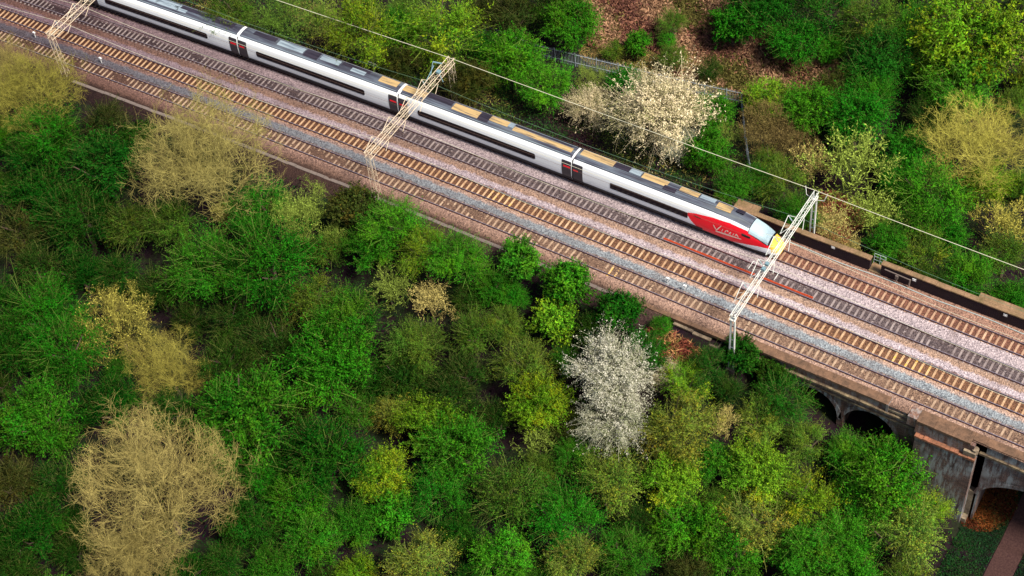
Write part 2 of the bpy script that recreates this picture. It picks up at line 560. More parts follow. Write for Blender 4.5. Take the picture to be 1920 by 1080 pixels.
# ------------------------------------------------------------------ overhead line gantries
def steel(name, c):
    t = NT(name)
    n1 = t.noise(3.0, 4, 0.7, t.coord(kind='World'))
    col = t.mix(t.ramp(n1, [(0.5, (0, 0, 0, 1)), (0.75, (0.6, 0.6, 0.6, 1))]), c, lin(170, 110, 80, .7))
    return t.pbr(col, 0.6, 0.0, 0.4)
CREAM = steel('cream_steel', lin(226, 206, 176, .8))
GALV = steel('white_galvanised_steel', lin(226, 228, 218, .82))
GREENW = plain('insulator_grey', lin(120, 150, 158, .8), 0.4, var=0.2)

def gantry(xg, l0, l1, zt, wd, ht, style, base0, base1, label, mat):
    """lattice boom across the tracks on two masts; style 'lattice' or 'ladder' masts"""
    root = tag(empty('overhead_line_gantry', W(xg, l0, base0)), label, 'gantry', 'overhead line gantries')
    bpy.context.view_layer.update(); inv = root.location
    def P(l, dx, z):
        w = Vector(W(xg, l, z)); s = cs(xg); n = 1 / math.hypot(1, s)
        return w + Vector((n * dx, s * n * dx, 0)) - Vector(inv)
    b = MB(); r = 0.04
    ch = [(-wd / 2, zt), (wd / 2, zt), (wd / 2, zt - ht), (-wd / 2, zt - ht)]
    for dx, z in ch: b.bar(P(l0 - .3, dx, z), P(l1 + .3, dx, z), r)
    n = int((l1 - l0) / (ht * 1.25)); st = (l1 - l0) / n
    for q in range(n):
        a, c = l0 + q * st, l0 + (q + 1) * st
        for k in range(4):
            (d0, z0), (d1, z1) = ch[k], ch[(k + 1) % 4]
            if q % 2: (d0, z0), (d1, z1) = (d1, z1), (d0, z0)
            b.bar(P(a, d0, z0), P(c, d1, z1), 0.015)
        for k in range(4):
            (d0, z0), (d1, z1) = ch[k], ch[(k + 1) % 4]
            b.bar(P(a, d0, z0), P(a, d1, z1), 0.013)
    b.build('boom', mat, root)
    for l, base, inner in ((l0, base0, 1), (l1, base1, -1)):
        b = MB(); mw = 0.5 if style == 'ladder' else 0.62
        top = zt + 0.05
        if style == 'ladder':
            legs = [(-mw / 2, -.1), (-mw / 2, .1), (mw / 2, -.1), (mw / 2, .1)]
            for s in (-1, 1):                                   # two broad channel legs
                x0 = s * mw / 2
                b.hexa([P(l - .11, x0 - .07, base), P(l - .11, x0 + .07, base), P(l + .11, x0 + .07, base), P(l + .11, x0 - .07, base),
                        P(l - .11, x0 * .8 - .06, top), P(l - .11, x0 * .8 + .06, top), P(l + .11, x0 * .8 + .06, top), P(l + .11, x0 * .8 - .06, top)])
            z = base + 0.9
            while z < top:
                b.bar(P(l, -mw / 2, z), P(l, mw / 2, z), 0.055); z += 1.25
            b.hexa([P(l - .25, -mw * .6, top - .75), P(l - .25, mw * .6, top - .75), P(l + .25, mw * .6, top - .75), P(l + .25, -mw * .6, top - .75),
                    P(l - .2, -mw * .55, top - .7), P(l - .2, mw * .55, top - .7), P(l + .2, mw * .55, top - .7), P(l + .2, -mw * .55, top - .7)])
        else:
            sq = 0.5
            cs4 = [(-mw / 2, -sq / 2), (mw / 2, -sq / 2), (mw / 2, sq / 2), (-mw / 2, sq / 2)]
            for dx, dl in cs4: b.bar(P(l + dl * 1.25, dx * 1.25, base), P(l + dl * .9, dx * .9, top), 0.036)
            z = base; q = 0
            while z < top - 0.3:
                z2 = min(z + 0.75, top)
                for k in range(4):
                    (d0, e0), (d1, e1) = cs4[k], cs4[(k + 1) % 4]
                    if q % 2: (d0, e0), (d1, e1) = (d1, e1), (d0, e0)
                    b.bar(P(l + e0, d0, z), P(l + e1, d1, z2), 0.015)
                z = z2; q += 1
        b.build('mast', mat, root)
        b = MB(); b.box(P(l, 0, base - .25), (0.9, 0.9, 0.6)); b.build('footing', CONC, root)
    # brackets that hold the wires: a hanging post, two slanting arms and insulators
    for k, c in enumerate((LT1, LT2, LT3, LT4)):
        if c < l0 + 0.8: continue
        b = MB()
        tip = P(c + 0.1, -1.15, zt - 0.15); foot = P(c - 1.7, -1.15, zt - 1.25); neck = P(c - 1.5, 0, zt - ht)
        b.bar(P(c + 0.1, -wd / 2, zt), tip, 0.04)
        b.bar(tip, foot, 0.042)
        b.bar(P(c - .5, -wd / 2, zt - ht), foot, 0.035)
        b.bar(tip, P(c - .35, -wd / 2, zt - ht), 0.04)
        br = b.build('bracket', mat, root)
        b = MB(); b.bar(P(c - 0.95, -1.15, zt - 0.78), P(c - .1, -1.0, zt - 1.5), 0.025); b.build('registration_arm', mat, br)
        b = MB(); b.bar(P(c + .9, wd / 2 + .05, zt - ht - .15), P(c - .4, wd / 2 + .5, zt - ht - .4), 0.035)
        b.build('registration_arm', mat, br)
        b = MB()
        for q in range(5):
            t_ = 0.25 + q * 0.09
            b.bar(Vector(tip).lerp(P(c - .35, -wd / 2, zt - ht), t_), Vector(tip).lerp(P(c - .35, -wd / 2, zt - ht), t_ + .05), 0.085, 6)
        b.build('insulator', GREENW, br)
    if style == 'ladder':
        b = MB()
        for s in (-1, 1):                                       # stand-off arms at the mast head
            b.bar(P(l1, s * .25, zt - .9), P(l1 + .1, s * 1.0, zt - .75), 0.04); b.bar(P(l1 + .1, s * 1.0, zt - .75), P(l1 + .3, s * 1.25, zt + .25), 0.04)
        b.bar(P(2.9, -.25, zt), P(2.9, -1.4, zt + .05), 0.035); b.bar(P(2.9, -1.4, zt + .05), P(1.8, -1.4, zt), 0.035)
        b.bar(P(2.7, .25, zt), P(2.7, 1.5, zt), 0.035); b.bar(P(2.7, 1.5, zt), P(1.7, 1.5, zt), 0.035)
        b.build('outrigger', mat, root)
        b = MB(); b.box(P(2.4, 0, zt + .1), (0.35, 0.4, 0.35)); b.build('junction_box', GREENW, root)
        b = MB(); b.box(P(3.2, 0, zt + .1), (0.35, 0.4, 0.25)); b.build('junction_box', GREENW, root)
    else:
        b = MB()
        b.bar(P(l1 - 3.6, -wd / 2, zt - .1), P(l1 - 1.6, -1.3, zt + .3), 0.04); b.bar(P(l1 - 4.8, -wd / 2, zt - .1), P(l1 - 1.9, -1.0, zt + .1), 0.05)
        b.bar(P(l1 - 1.6, -1.3, zt + .3), P(l1 - 1.2, -.3, zt + .1), 0.09, 6)
        b.box(P(l1 - 2.6, .1, zt + .12), (0.45, 0.5, 0.3)); b.bar(P(l1 - 2.6, .1, zt + .1), P(l1 - 2.9, .8, zt - .9), 0.05)
        b.build('switch_gear', GREENW, root)
    return root

GB = gantry(-17.3, -4.2, 14.3, 6.5, 0.5, 0.55, 'ladder', -2.15, -2.2, 'white gantry over the tracks with ladder masts, in front of the nose of the train', GALV)
GA = gantry(-62.9, -2.3, 14.6, 6.5, 0.8, 0.75, 'lattice', -0.35, -0.6, 'cream lattice gantry crossing over the train carriages, leaning lattice masts', CREAM)
GC = gantry(-109.6, -2.2, 14.6, 6.5, 0.8, 0.75, 'lattice', -0.35, -0.6, 'cream lattice gantry cut off by the top left corner of the photo', CREAM)

# ------------------------------------------------------------------ wires
WIRE = plain('wire_pale', lin(226, 220, 190, .8), 0.5, var=0.1)
WIREG = plain('wire_verdigris', lin(96, 128, 100, .8), 0.6, var=0.2)
WIRED = plain('wire_copper', lin(120, 92, 76, .8), 0.5, var=0.2)
SUP = [-156.0, -109.6, -62.9, -17.3, 28.5, 75.0]
def wire(lat, zs, zm, r, stag=0.0):
    pts = []
    for q in range(len(SUP) - 1):
        a, c = SUP[q], SUP[q + 1]
        for k in range(10):
            t_ = k / 10; z = zs - (zs - zm) * 4 * t_ * (1 - t_)
            s = stag * (1 if q % 2 else -1) * (1 - 2 * t_)
            pts.append(W(a + (c - a) * t_, lat + s, z))
    pts.append(W(SUP[-1], lat, zs))
    b = MB(); b.tube(pts, r, 4); return b
tag(wire(14.25, 7.0, 6.75, 0.036).build('earth_wire', WIRE, origin=W(0, 14.25, 7)), 'thick pale overhead wire joining the mast tops beyond the train', 'wire')
for c, lab, m in ((LT1, 'thin overhead wires above the nearest track', WIRE), (LT2, 'thin pale overhead wires above the orange track', WIRE),
                  (LT3, 'thin overhead wires above the grey track', WIRE), (LT4 + .2, 'thin greenish overhead wires above the train roof', WIREG)):
    root = tag(empty('overhead_wires', W(0, c, 5)), lab, 'wire')
    org = root.location
    o1 = wire(c, 6.35, 5.3, 0.02, 0.15).build('catenary_wire', m, root); o1.location = (-org[0], -org[1], -org[2])
    o2 = wire(c, 4.75, 4.75, 0.013, 0.2).build('contact_wire', WIRED, root); o2.location = (-org[0], -org[1], -org[2])

# ------------------------------------------------------------------ viaduct
def brick_mat(name, c1, c2, white=0.0, moss=0.3):
    t = NT(name)
    pw = t.n('ShaderNodeNewGeometry').outputs['Position']
    sp = t.n('ShaderNodeSeparateXYZ'); t.l(pw, sp.inputs[0])
    cb = t.n('ShaderNodeCombineXYZ')
    t.l(t.math('ADD', sp.outputs['X'], t.math('MULTIPLY', sp.outputs['Y'], 1.0)), cb.inputs['X']); t.l(sp.outputs['Z'], cb.inputs['Y'])
    br = t.n('ShaderNodeTexBrick'); t.l(cb.outputs[0], br.inputs['Vector'])
    br.inputs['Scale'].default_value = 1.0; br.inputs['Brick Width'].default_value = 0.46; br.inputs['Row Height'].default_value = 0.16
    br.inputs['Mortar Size'].default_value = 0.018
    br.inputs['Color1'].default_value = c1; br.inputs['Color2'].default_value = c2; br.inputs['Mortar'].default_value = lin(74, 62, 66, .7)
    n1 = t.noise(0.5, 5, 0.7, pw); n2 = t.noise(1.6, 5, 0.75, pw)
    col = t.mix(t.ramp(n1, [(0.42, (0, 0, 0, 1)), (0.68, (0.8, 0.8, 0.8, 1))]), br.outputs['Color'], lin(58, 44, 44, .75))
    if moss: col = t.mix(t.ramp(n2, [(0.56, (0, 0, 0, 1)), (0.7, (moss, moss, moss, 1))]), col, lin(98, 92, 40, .7))
    if white:
        # lime runs: streaks stretched down the wall
        st = t.noise(1.0, 5, 0.75, t.coord((2.2, 2.2, 0.35), 'World'))
        st2 = t.noise(0.22, 3, 0.6, pw)
        f = t.math('MULTIPLY', t.ramp(st, [(0.44, (0, 0, 0, 1)), (0.58, (1, 1, 1, 1))]), t.ramp(st2, [(0.34, (0, 0, 0, 1)), (0.52, (1, 1, 1, 1))]))
        col = t.mix(t.math('MULTIPLY', f, white), col, lin(180, 184, 182, .8))
    return t.pbr(col, 0.92, 0, 0.15, br.outputs['Fac'], 0.3, -0.02)
BRICK = brick_mat('dark_brick', lin(150, 112, 92, .85), lin(118, 86, 74, .85), 0.4, 0.6)
BRICKW = brick_mat('limewashed_brick', lin(146, 114, 100, .85), lin(114, 92, 86, .85), 0.8, 0.3)
BRICKDK = brick_mat('blackish_brick', lin(46, 28, 36, .7), lin(34, 20, 30, .7), 0.0, 0.15)  # far parapet brick in near-black purple tones
def stone_mat(name, c, c2):
    t = NT(name); pw = t.coord(kind='World')
    n1 = t.noise(0.8, 5, 0.7, pw); n2 = t.noise(5, 3, 0.7, pw)
    col = t.mix(t.ramp(n1, [(0.35, (0, 0, 0, 1)), (0.7, (1, 1, 1, 1))]), c, c2)
    col = t.mix(0.6, col, t.ramp(n2, [(0.3, (0.5, 0.48, 0.48, 1)), (0.65, (1.15, 1.15, 1.15, 1))]), 'MULTIPLY')
    return t.pbr(col, 0.9, 0, 0.2, n2, 0.4, 0.04)
COPE = stone_mat('coping_stone', lin(142, 108, 84, .75), lin(88, 70, 56, .75))
COPEF = stone_mat('mossy_coping', lin(162, 128, 98, .78), lin(118, 100, 66, .75))
LEDGE = stone_mat('pale_ledge_stone', lin(168, 150, 124, .8), lin(70, 54, 50, .75))
LEDGED = stone_mat('weathered_ledge', lin(74, 58, 52, .75), lin(170, 150, 116, .75))
ORB = stone_mat('orange_brick_cap', lin(188, 122, 92, .75), lin(110, 84, 64, .75))

VX0, VX1 = -18.3, 70.0
FACE = -2.15
ARCHES = [(-15.3, 2.5, -2.9, -5.4), (-9.0, 2.75, -2.7, -5.8), (-2.7, 2.9, -2.7, -6.0), (16.6, 7.4, -4.4, -8.6), (35.5, 7.4, -4.4, -8.6), (54.4, 7.4, -4.4, -8.6)]
def arch_z(x):
    for c, hs, zc, zs in ARCHES:
        d = abs(x - c) / hs
        if d < 1: return zs + (zc - zs) * math.sqrt(1 - d * d) if True else 0
    return None

def build_viaduct():
    root = tag(empty('viaduct', W(-5, FACE, -8)), 'dark brick railway viaduct with arches and white lime stains under the tracks', 'viaduct')
    bpy.context.view_layer.update(); inv = root.location
    def fin(b, name, mats, par=root):
        o = b.build(name, mats, None); o.parent = par
        if par is root: o.location = (-inv[0], -inv[1], -inv[2])
        return o
    bases = [VX0]
    for c, hs, zc, zs in ARCHES: bases += list(c + hs * np.sin(np.linspace(-math.pi / 2, math.pi / 2, 25)))
    extra = list(np.arange(VX0, VX1, 1.3)); BZ = -15.0
    xs = sorted(set(round(float(v), 4) for v in bases + extra + [VX1]))
    def face(lat, flip, x0=VX0, x1=VX1, mats=BRICK, name='spandrel_wall'):
        b = MB(); xx = [v for v in xs if x0 <= v <= x1]
        for a, c in zip(xx[:-1], xx[1:]):
            m = (a + c) / 2; inside = arch_z(m) is not None
            za = arch_z(a) if inside else BZ; zc_ = arch_z(c) if inside else BZ
            if inside:
                ar = [q for q in ARCHES if abs(m - q[0]) < q[1]][0]
                f = lambda x: ar[3] + (ar[2] - ar[3]) * math.sqrt(max(0, 1 - ((x - ar[0]) / ar[1]) ** 2))
                za, zc_ = f(a), f(c)
            zt = -0.32
            q = [W(a, lat, za), W(c, lat, zc_), W(c, lat, zt), W(a, lat, zt)]
            b.quad(*(q if flip else q[::-1]))
        return fin(b, name, mats)
    face(FACE, True, x1=8.3)
    face(FACE, True, x0=8.3, mats=BRICKW, name='limewashed_spandrel')
    face(12.95, False)
    # vault soffits and pier faces
    for c, hs, zc, zs in ARCHES:
        b = MB(); th = np.linspace(math.pi, 0, 25); prof = [(c - hs, BZ)] + [(c + hs * math.cos(t_), zs + (zc - zs) * math.sin(t_)) for t_ in th] + [(c + hs, BZ)]
        for (xa, za), (xb, zb) in zip(prof[:-1], prof[1:]):
            b.quad(W(xa, FACE, za), W(xb, FACE, zb), W(xb, 12.95, zb), W(xa, 12.95, za))
        fin(b, 'vault', BRICK)
    # arch rings standing a little proud of the face
    for c, hs, zc, zs in ARCHES:
        b = MB(); th = np.linspace(math.pi, 0, 31)
        for t0, t1 in zip(th[:-1], th[1:]):
            p = [(c + (hs + g) * math.cos(t_), zs + (zc - zs + g) * math.sin(t_)) for t_ in (t0, t1) for g in (0.0, 0.5)]
            b.hexa([W(p[0][0], FACE - .05, p[0][1]), W(p[1][0], FACE - .05, p[1][1]), W(p[3][0], FACE - .05, p[3][1]), W(p[2][0], FACE - .05, p[2][1]),
                    W(p[0][0], FACE + .1, p[0][1]), W(p[1][0], FACE + .1, p[1][1]), W(p[3][0], FACE + .1, p[3][1]), W(p[2][0], FACE + .1, p[2][1])])
        fin(b, 'arch_ring', BRICKW)
    # coping along the near edge, broken by a recess and a projecting bay
    rr = random.Random(9)
    def cope(x0, x1, l0, l1, z0, z1):
        x = x0
        while x < x1 - .05:
            e = min(x + rr.uniform(1.2, 1.9), x1)
            dj = rr.uniform(-.03, .03)
            b.tbox(x, e - .015, l0 + dj, l1, z0, z1 + rr.uniform(-.015, .015)); x = e
    for arg in ((-18.6, -1.1, -2.3, -1.28, -.34, -.08), (2.0, 7.5, -2.75, -1.28, -.34, -.06), (7.5, 66, -2.2, -1.28, -.34, -.08)):
        b = MB(); cope(*arg); fin(b, 'coping', COPE)
    for arg in ((-1.1, 1.0, -2.3, -1.7, -1.0, -.72), (-1.1, 1.0, -1.7, -1.28, -.6, -.36)):
        b = MB(); cope(*arg); fin(b, 'refuge_step', LEDGE)
    b = MB(); b.tbox(1.0, 2.0, -2.6, -1.3, -1.4, -.1); fin(b, 'refuge_pier', BRICK)
    b = MB(); b.tbox(-1.35, -1.1, -2.35, -1.3, -1.4, -.1); fin(b, 'refuge_pier', BRICK)
    # string courses
    b = MB()
    def course(x0, x1, l0, z, h):
        x = x0
        while x < x1:
            e = x + rr.uniform(0.9, 2.2)
            b.tbox(x, min(e, x1) - .03, l0 + rr.uniform(-.03, .05), FACE + .05, z - h, z + rr.uniform(-.04, .04)); x = e
    for arg in ((-18.2, 2.0, FACE - .32, -1.25, .22), (-18.2, 2.0, FACE - .22, -2.1, .18), (8.4, 66, FACE - .3, -1.5, .25)):
        b = MB(); course(*arg); fin(b, 'string_course', LEDGED)
    # big pilaster beside the large arch
    b = MB(); b.tbox(2.2, 8.25, -3.1, FACE + .02, BZ, -2.15); fin(b, 'pilaster', BRICKW)
    b = MB(); b.tbox(1.95, 7.9, -2.72, FACE + .02, -2.0, -.35); fin(b, 'bay_wall', BRICK)
    b = MB(); x = 2.15
    while x < 8.2:
        e = min(x + 0.45, 8.3); b.tbox(x, e - .02, -3.2, -2.72, -2.15, -1.9 + rr.uniform(-.06, .06)); x = e
    fin(b, 'pilaster_cap', ORB)
    b = MB(); b.tbox(7.0, 8.2, -3.0, -2.6, -1.9, -1.2); b.bar(W(8.0, -2.5, -1.6), W(8.0, -2.5, -.9), 0.35, 8); fin(b, 'drain_head', LEDGE)
    b = MB(); z = -13.6
    while z < -8.7:
        b.tbox(8.26, 8.75, -2.9 if z < -12.9 else FACE - .07, FACE + .5, z, z + .5); z += .53
    fin(b, 'quoin', LEDGE)
    # abutment end: a broken stepped retaining wall
    b = MB()
    for x0, x1, l0, zz in ((-24.6, -22.4, -2.95, -.8), (-22.4, -20.3, -3.0, -1.0), (-20.3, -19.2, -3.3, -1.3), (-19.2, -18.0, -3.15, -1.7), (-18.0, -16.6, -3.0, -2.2)):
        b.tbox(x0, x1, l0, -2.2, zz - 4, zz)
    fin(b, 'wing_wall', BRICK)
    b = MB()
    for x0, x1, l0, zz in ((-24.7, -22.4, -3.05, -.8), (-22.4, -20.3, -3.1, -1.0), (-20.3, -19.2, -3.4, -1.3), (-19.2, -18.0, -3.25, -1.7)):
        b.tbox(x0, x1 - .05, l0, -2.4, zz, zz + .2)
    fin(b, 'wing_wall_cap', LEDGE)
    b = MB(); b.tbox(-17.2, -16.2, -2.9, -2.2, -1.4, -.1); b.tbox(-18.6, -17.4, -2.75, -2.25, -.7, -.2)
    fin(b, 'end_block', COPE)
    b = MB()
    for k in range(5): b.tbox(-30 + k * 2.4, -27.65 + k * 2.4, -2.75, -2.28, -.5, -.12 + rr.uniform(-.02, .02))
    fin(b, 'edge_slab', COPE)
    # far parapet with a refuge gap
    def wall(x0, x1, l1=13.25):
        b = MB(); b.tbox(x0, x1, 12.72, l1, -1.2 if x0 > -19 else -.6, 1.42); return b
    fin(wall(-25.6, -9.95), 'parapet', BRICKDK); fin(wall(-8.7, 66), 'parapet', BRICKDK)
    b = MB()
    def fcope(x0, x1, l1, z=1.42):
        x = x0
        while x < x1 - .05:
            e = min(x + rr.uniform(1.3, 2.2), x1); b.tbox(x, e - .02, 12.68 + rr.uniform(-.03, .03), l1 + rr.uniform(-.03, .03), z, z + .14); x = e
    for arg in ((-25.7, -9.92, 13.3), (-8.74, 66, 13.3), (-25.9, -23.2, 14.1, 1.43), (1.6, 9.0, 13.95, 1.43)):
        b = MB(); fcope(*arg); fin(b, 'parapet_coping', COPEF)
    b = MB(); b.tbox(-25.8, -23.3, 13.25, 14.05, -2.4, 1.42); fin(b, 'buttress', BRICKDK)
    b = MB(); b.tbox(1.7, 8.9, 13.25, 13.9, -8, 1.42); fin(b, 'buttress', BRICKDK)
    b = MB(); b.tbox(-10.0, -8.65, 12.6, 13.9, -.6, .0); fin(b, 'refuge_floor', COPEF)
    b = MB()
    for z in (.5, 1.0, 1.45): b.bar(W(-9.95, 13.85, z), W(-8.7, 13.85, z), .03)
    for x in (-9.95, -9.3, -8.7): b.bar(W(x, 13.85, 0), W(x, 13.85, 1.45), .035)
    fin(b, 'refuge_railing', PALE)
    return root
build_viaduct()

def wall_plate(px, py, lab):
    p = at(px, py, 0.75); x = p[0]
    for _ in range(8):                                           # slide along the wall until it lies under the picture point
        z = 0.75
        for _ in range(12):
            q = at(px, py, z); L = latof(q[0], q[1]); z += (L - 12.69) * 1.15
        x = q[0]
    b = MB(); b.tbox(x - .2, x + .2, 12.66, 12.72, z - .16, z + .16); b.tbox(x - .03, x + .03, 12.6, 12.66, z - .03, z + .03)
    tag(b.build('wall_plate', WHITE, origin=W(x, 12.7, z)), lab, 'sign', 'white plates on the dark wall')
wall_plate(1562, 464, 'small white plate on the dark wall, nearest to the ladder mast')
wall_plate(1714, 525, 'small white plate on the dark wall, beside the pipe bracket right of the gap')
wall_plate(1885, 591, 'small white plate on the dark wall, under the thicker coping')
q = at(1690, 512, .8)
b = MB(); b.bar(W(q[0] - 1.6, 12.55, 1.15), W(q[0] + 1.3, 12.55, 1.0), .07, 6)
for dx in (-.2, 1.2): b.bar(W(q[0] + dx, 12.55, 1.05), W(q[0] + dx, 12.45, .1), .09, 6)
b.box(W(q[0] - .2, 12.5, .75), (.3, .3, .5))
tag(b.build('pipe_bracket', CONC, origin=W(q[0], 12.55, .1)), 'grey pipe on brackets fixed to the dark wall right of the gap', 'pipe')

# ------------------------------------------------------------------ fences
FENCE = plain('galvanised_fence', lin(176, 186, 196, .8), 0.45, 0.3, var=0.3)
def fence(pts, h, lab, step, gap=0.0, name='palisade_fence', post=2.75):
    P0 = np.array(pts[0])
    root = tag(empty(name, tuple(P0)), lab, 'fence'); inv = Vector(P0)
    pale = MB(); rail = MB(); run = 0.0; nextpost = 0.0
    for a, c in zip(pts[:-1], pts[1:]):
        a = Vector(a); c = Vector(c); L = (c - a).length; n = max(1, int(L / step)); d = (c - a).normalized()
        for q in range(n):
            p = a + (c - a) * (q / n) - inv
            pale.box(p + Vector((0, 0, h / 2)), (.05, .05, h)) if False else pale.bar(p, p + Vector((0, 0, h)), .028, 4, .02)
        for z in (.25 * h, .88 * h): rail.bar(a - inv + Vector((0, 0, z)), c - inv + Vector((0, 0, z)), .04)
        s = nextpost
        while s < L:
            p = a + d * s - inv
            pb = MB(); pb.bar(p - Vector((0, 0, .4)), p + Vector((0, 0, h * 1.02)), .06); pb.build('post', FENCE, root); s += post
        nextpost = s - L
    pale.build('pales', FENCE, root); rail.build('rail', FENCE, root)
    return root
fp = []
for px, py in ((870, 50), (892, 62), (950, 83), (1000, 104), (1080, 124), (1160, 143), (1240, 163), (1320, 181), (1390, 196)):
    g = at_ground(px, py); fp.append((g[0], g[1], g[2]))
fence(fp, 2.1, 'grey metal palisade fence running between the bushes beyond the train', .19)
fp2 = []
for px, py in ((1390, 196), (1394, 240), (1400, 290), (1408, 345), (1411, 366)):
    g = at_ground(px, py); fp2.append((g[0], g[1], g[2]))
fence(fp2, 1.7, 'narrow pale fence line running from the palisade corner down to the far wall', .3, name='side_fence')

# ------------------------------------------------------------------ the train
def paint(name, c, rough=0.3, dirt=0.15):
    t = NT(name)
    n1 = t.noise(1.0, 4, 0.6, t.coord((0.15, 2.0, 2.0), 'World'))
    col = t.mix(t.math('MULTIPLY', n1, dirt), c, lin(110, 100, 92, .8))
    return t.pbr(col, rough, 0, 0.5)
TW = paint('train_white', lin(250, 252, 252, .93), 0.3, 0.06)
TRED = paint('train_red', lin(255, 14, 40, .98), 0.35, 0.02)
TYEL = paint('train_yellow', lin(250, 206, 70, .88), 0.35, 0.1)
TDARK = paint('train_dark_grey', lin(52, 48, 58, .8), 0.4, 0.2)
TBLK = paint('train_black_window', lin(16, 10, 22, .8), 0.15, 0.0)
TUND = paint('train_underframe', lin(30, 20, 28, .8), 0.8, 0.3)
TCREAM = paint('train_cream_mark', lin(250, 214, 196, .9), 0.4, 0.0)
TGREY = paint('train_pale_grey', lin(186, 206, 214, .85), 0.35, 0.1)
def roof_mat():
    t = NT('train_roof')
    s = t.noise(1.0, 4, 0.65, t.coord((0.22, 3.2, 1.0), 'World'))
    s2 = t.noise(1.0, 2, 0.5, t.coord((0.09, 1.0, 1.0), 'World'))
    col = t.ramp(s, [(0.3, lin(44, 40, 52, .85)), (0.5, lin(78, 80, 92, .85)), (0.72, lin(112, 122, 134, .85))])
    col = t.mix(t.ramp(s2, [(0.5, (0, 0, 0, 1)), (0.66, (.5, .5, .5, 1))]), col, lin(132, 140, 140, .85))
    return t.pbr(col, 0.55, 0.1, 0.4)
TROOF = roof_mat()
def tan_mat(name, c1, c2):
    t = NT(name)
    s = t.noise(1.0, 3, 0.6, t.coord((0.35, 4.0, 1.0), 'World'))
    return t.pbr(t.ramp(s, [(0.32, c2), (0.52, c1)]), 0.6, 0, 0.3)
TTAN = tan_mat('roof_tan', lin(196, 164, 112, .85), lin(112, 98, 84, .85))
TVENT = tan_mat('roof_vent', lin(52, 46, 58, .85), lin(30, 24, 36, .85))
TPALE = tan_mat('roof_pale', lin(150, 164, 172, .85), lin(110, 122, 134, .85))

SEC = [(-1.22, .62), (-1.34, .95), (-1.38, 1.3), (-1.38, 1.72), (-1.36, 2.1), (-1.33, 2.52), (-1.27, 2.9), (-1.19, 3.2), (-1.06, 3.46), (-.9, 3.62), (-.6, 3.72), (-.3, 3.76), (0, 3.77)]
SEC = SEC + [(-l, z) for l, z in SEC[-2::-1]]
def lt4(x): return LT4 + np.interp(x, [-140, -70, -40], [.35, .12, 0])

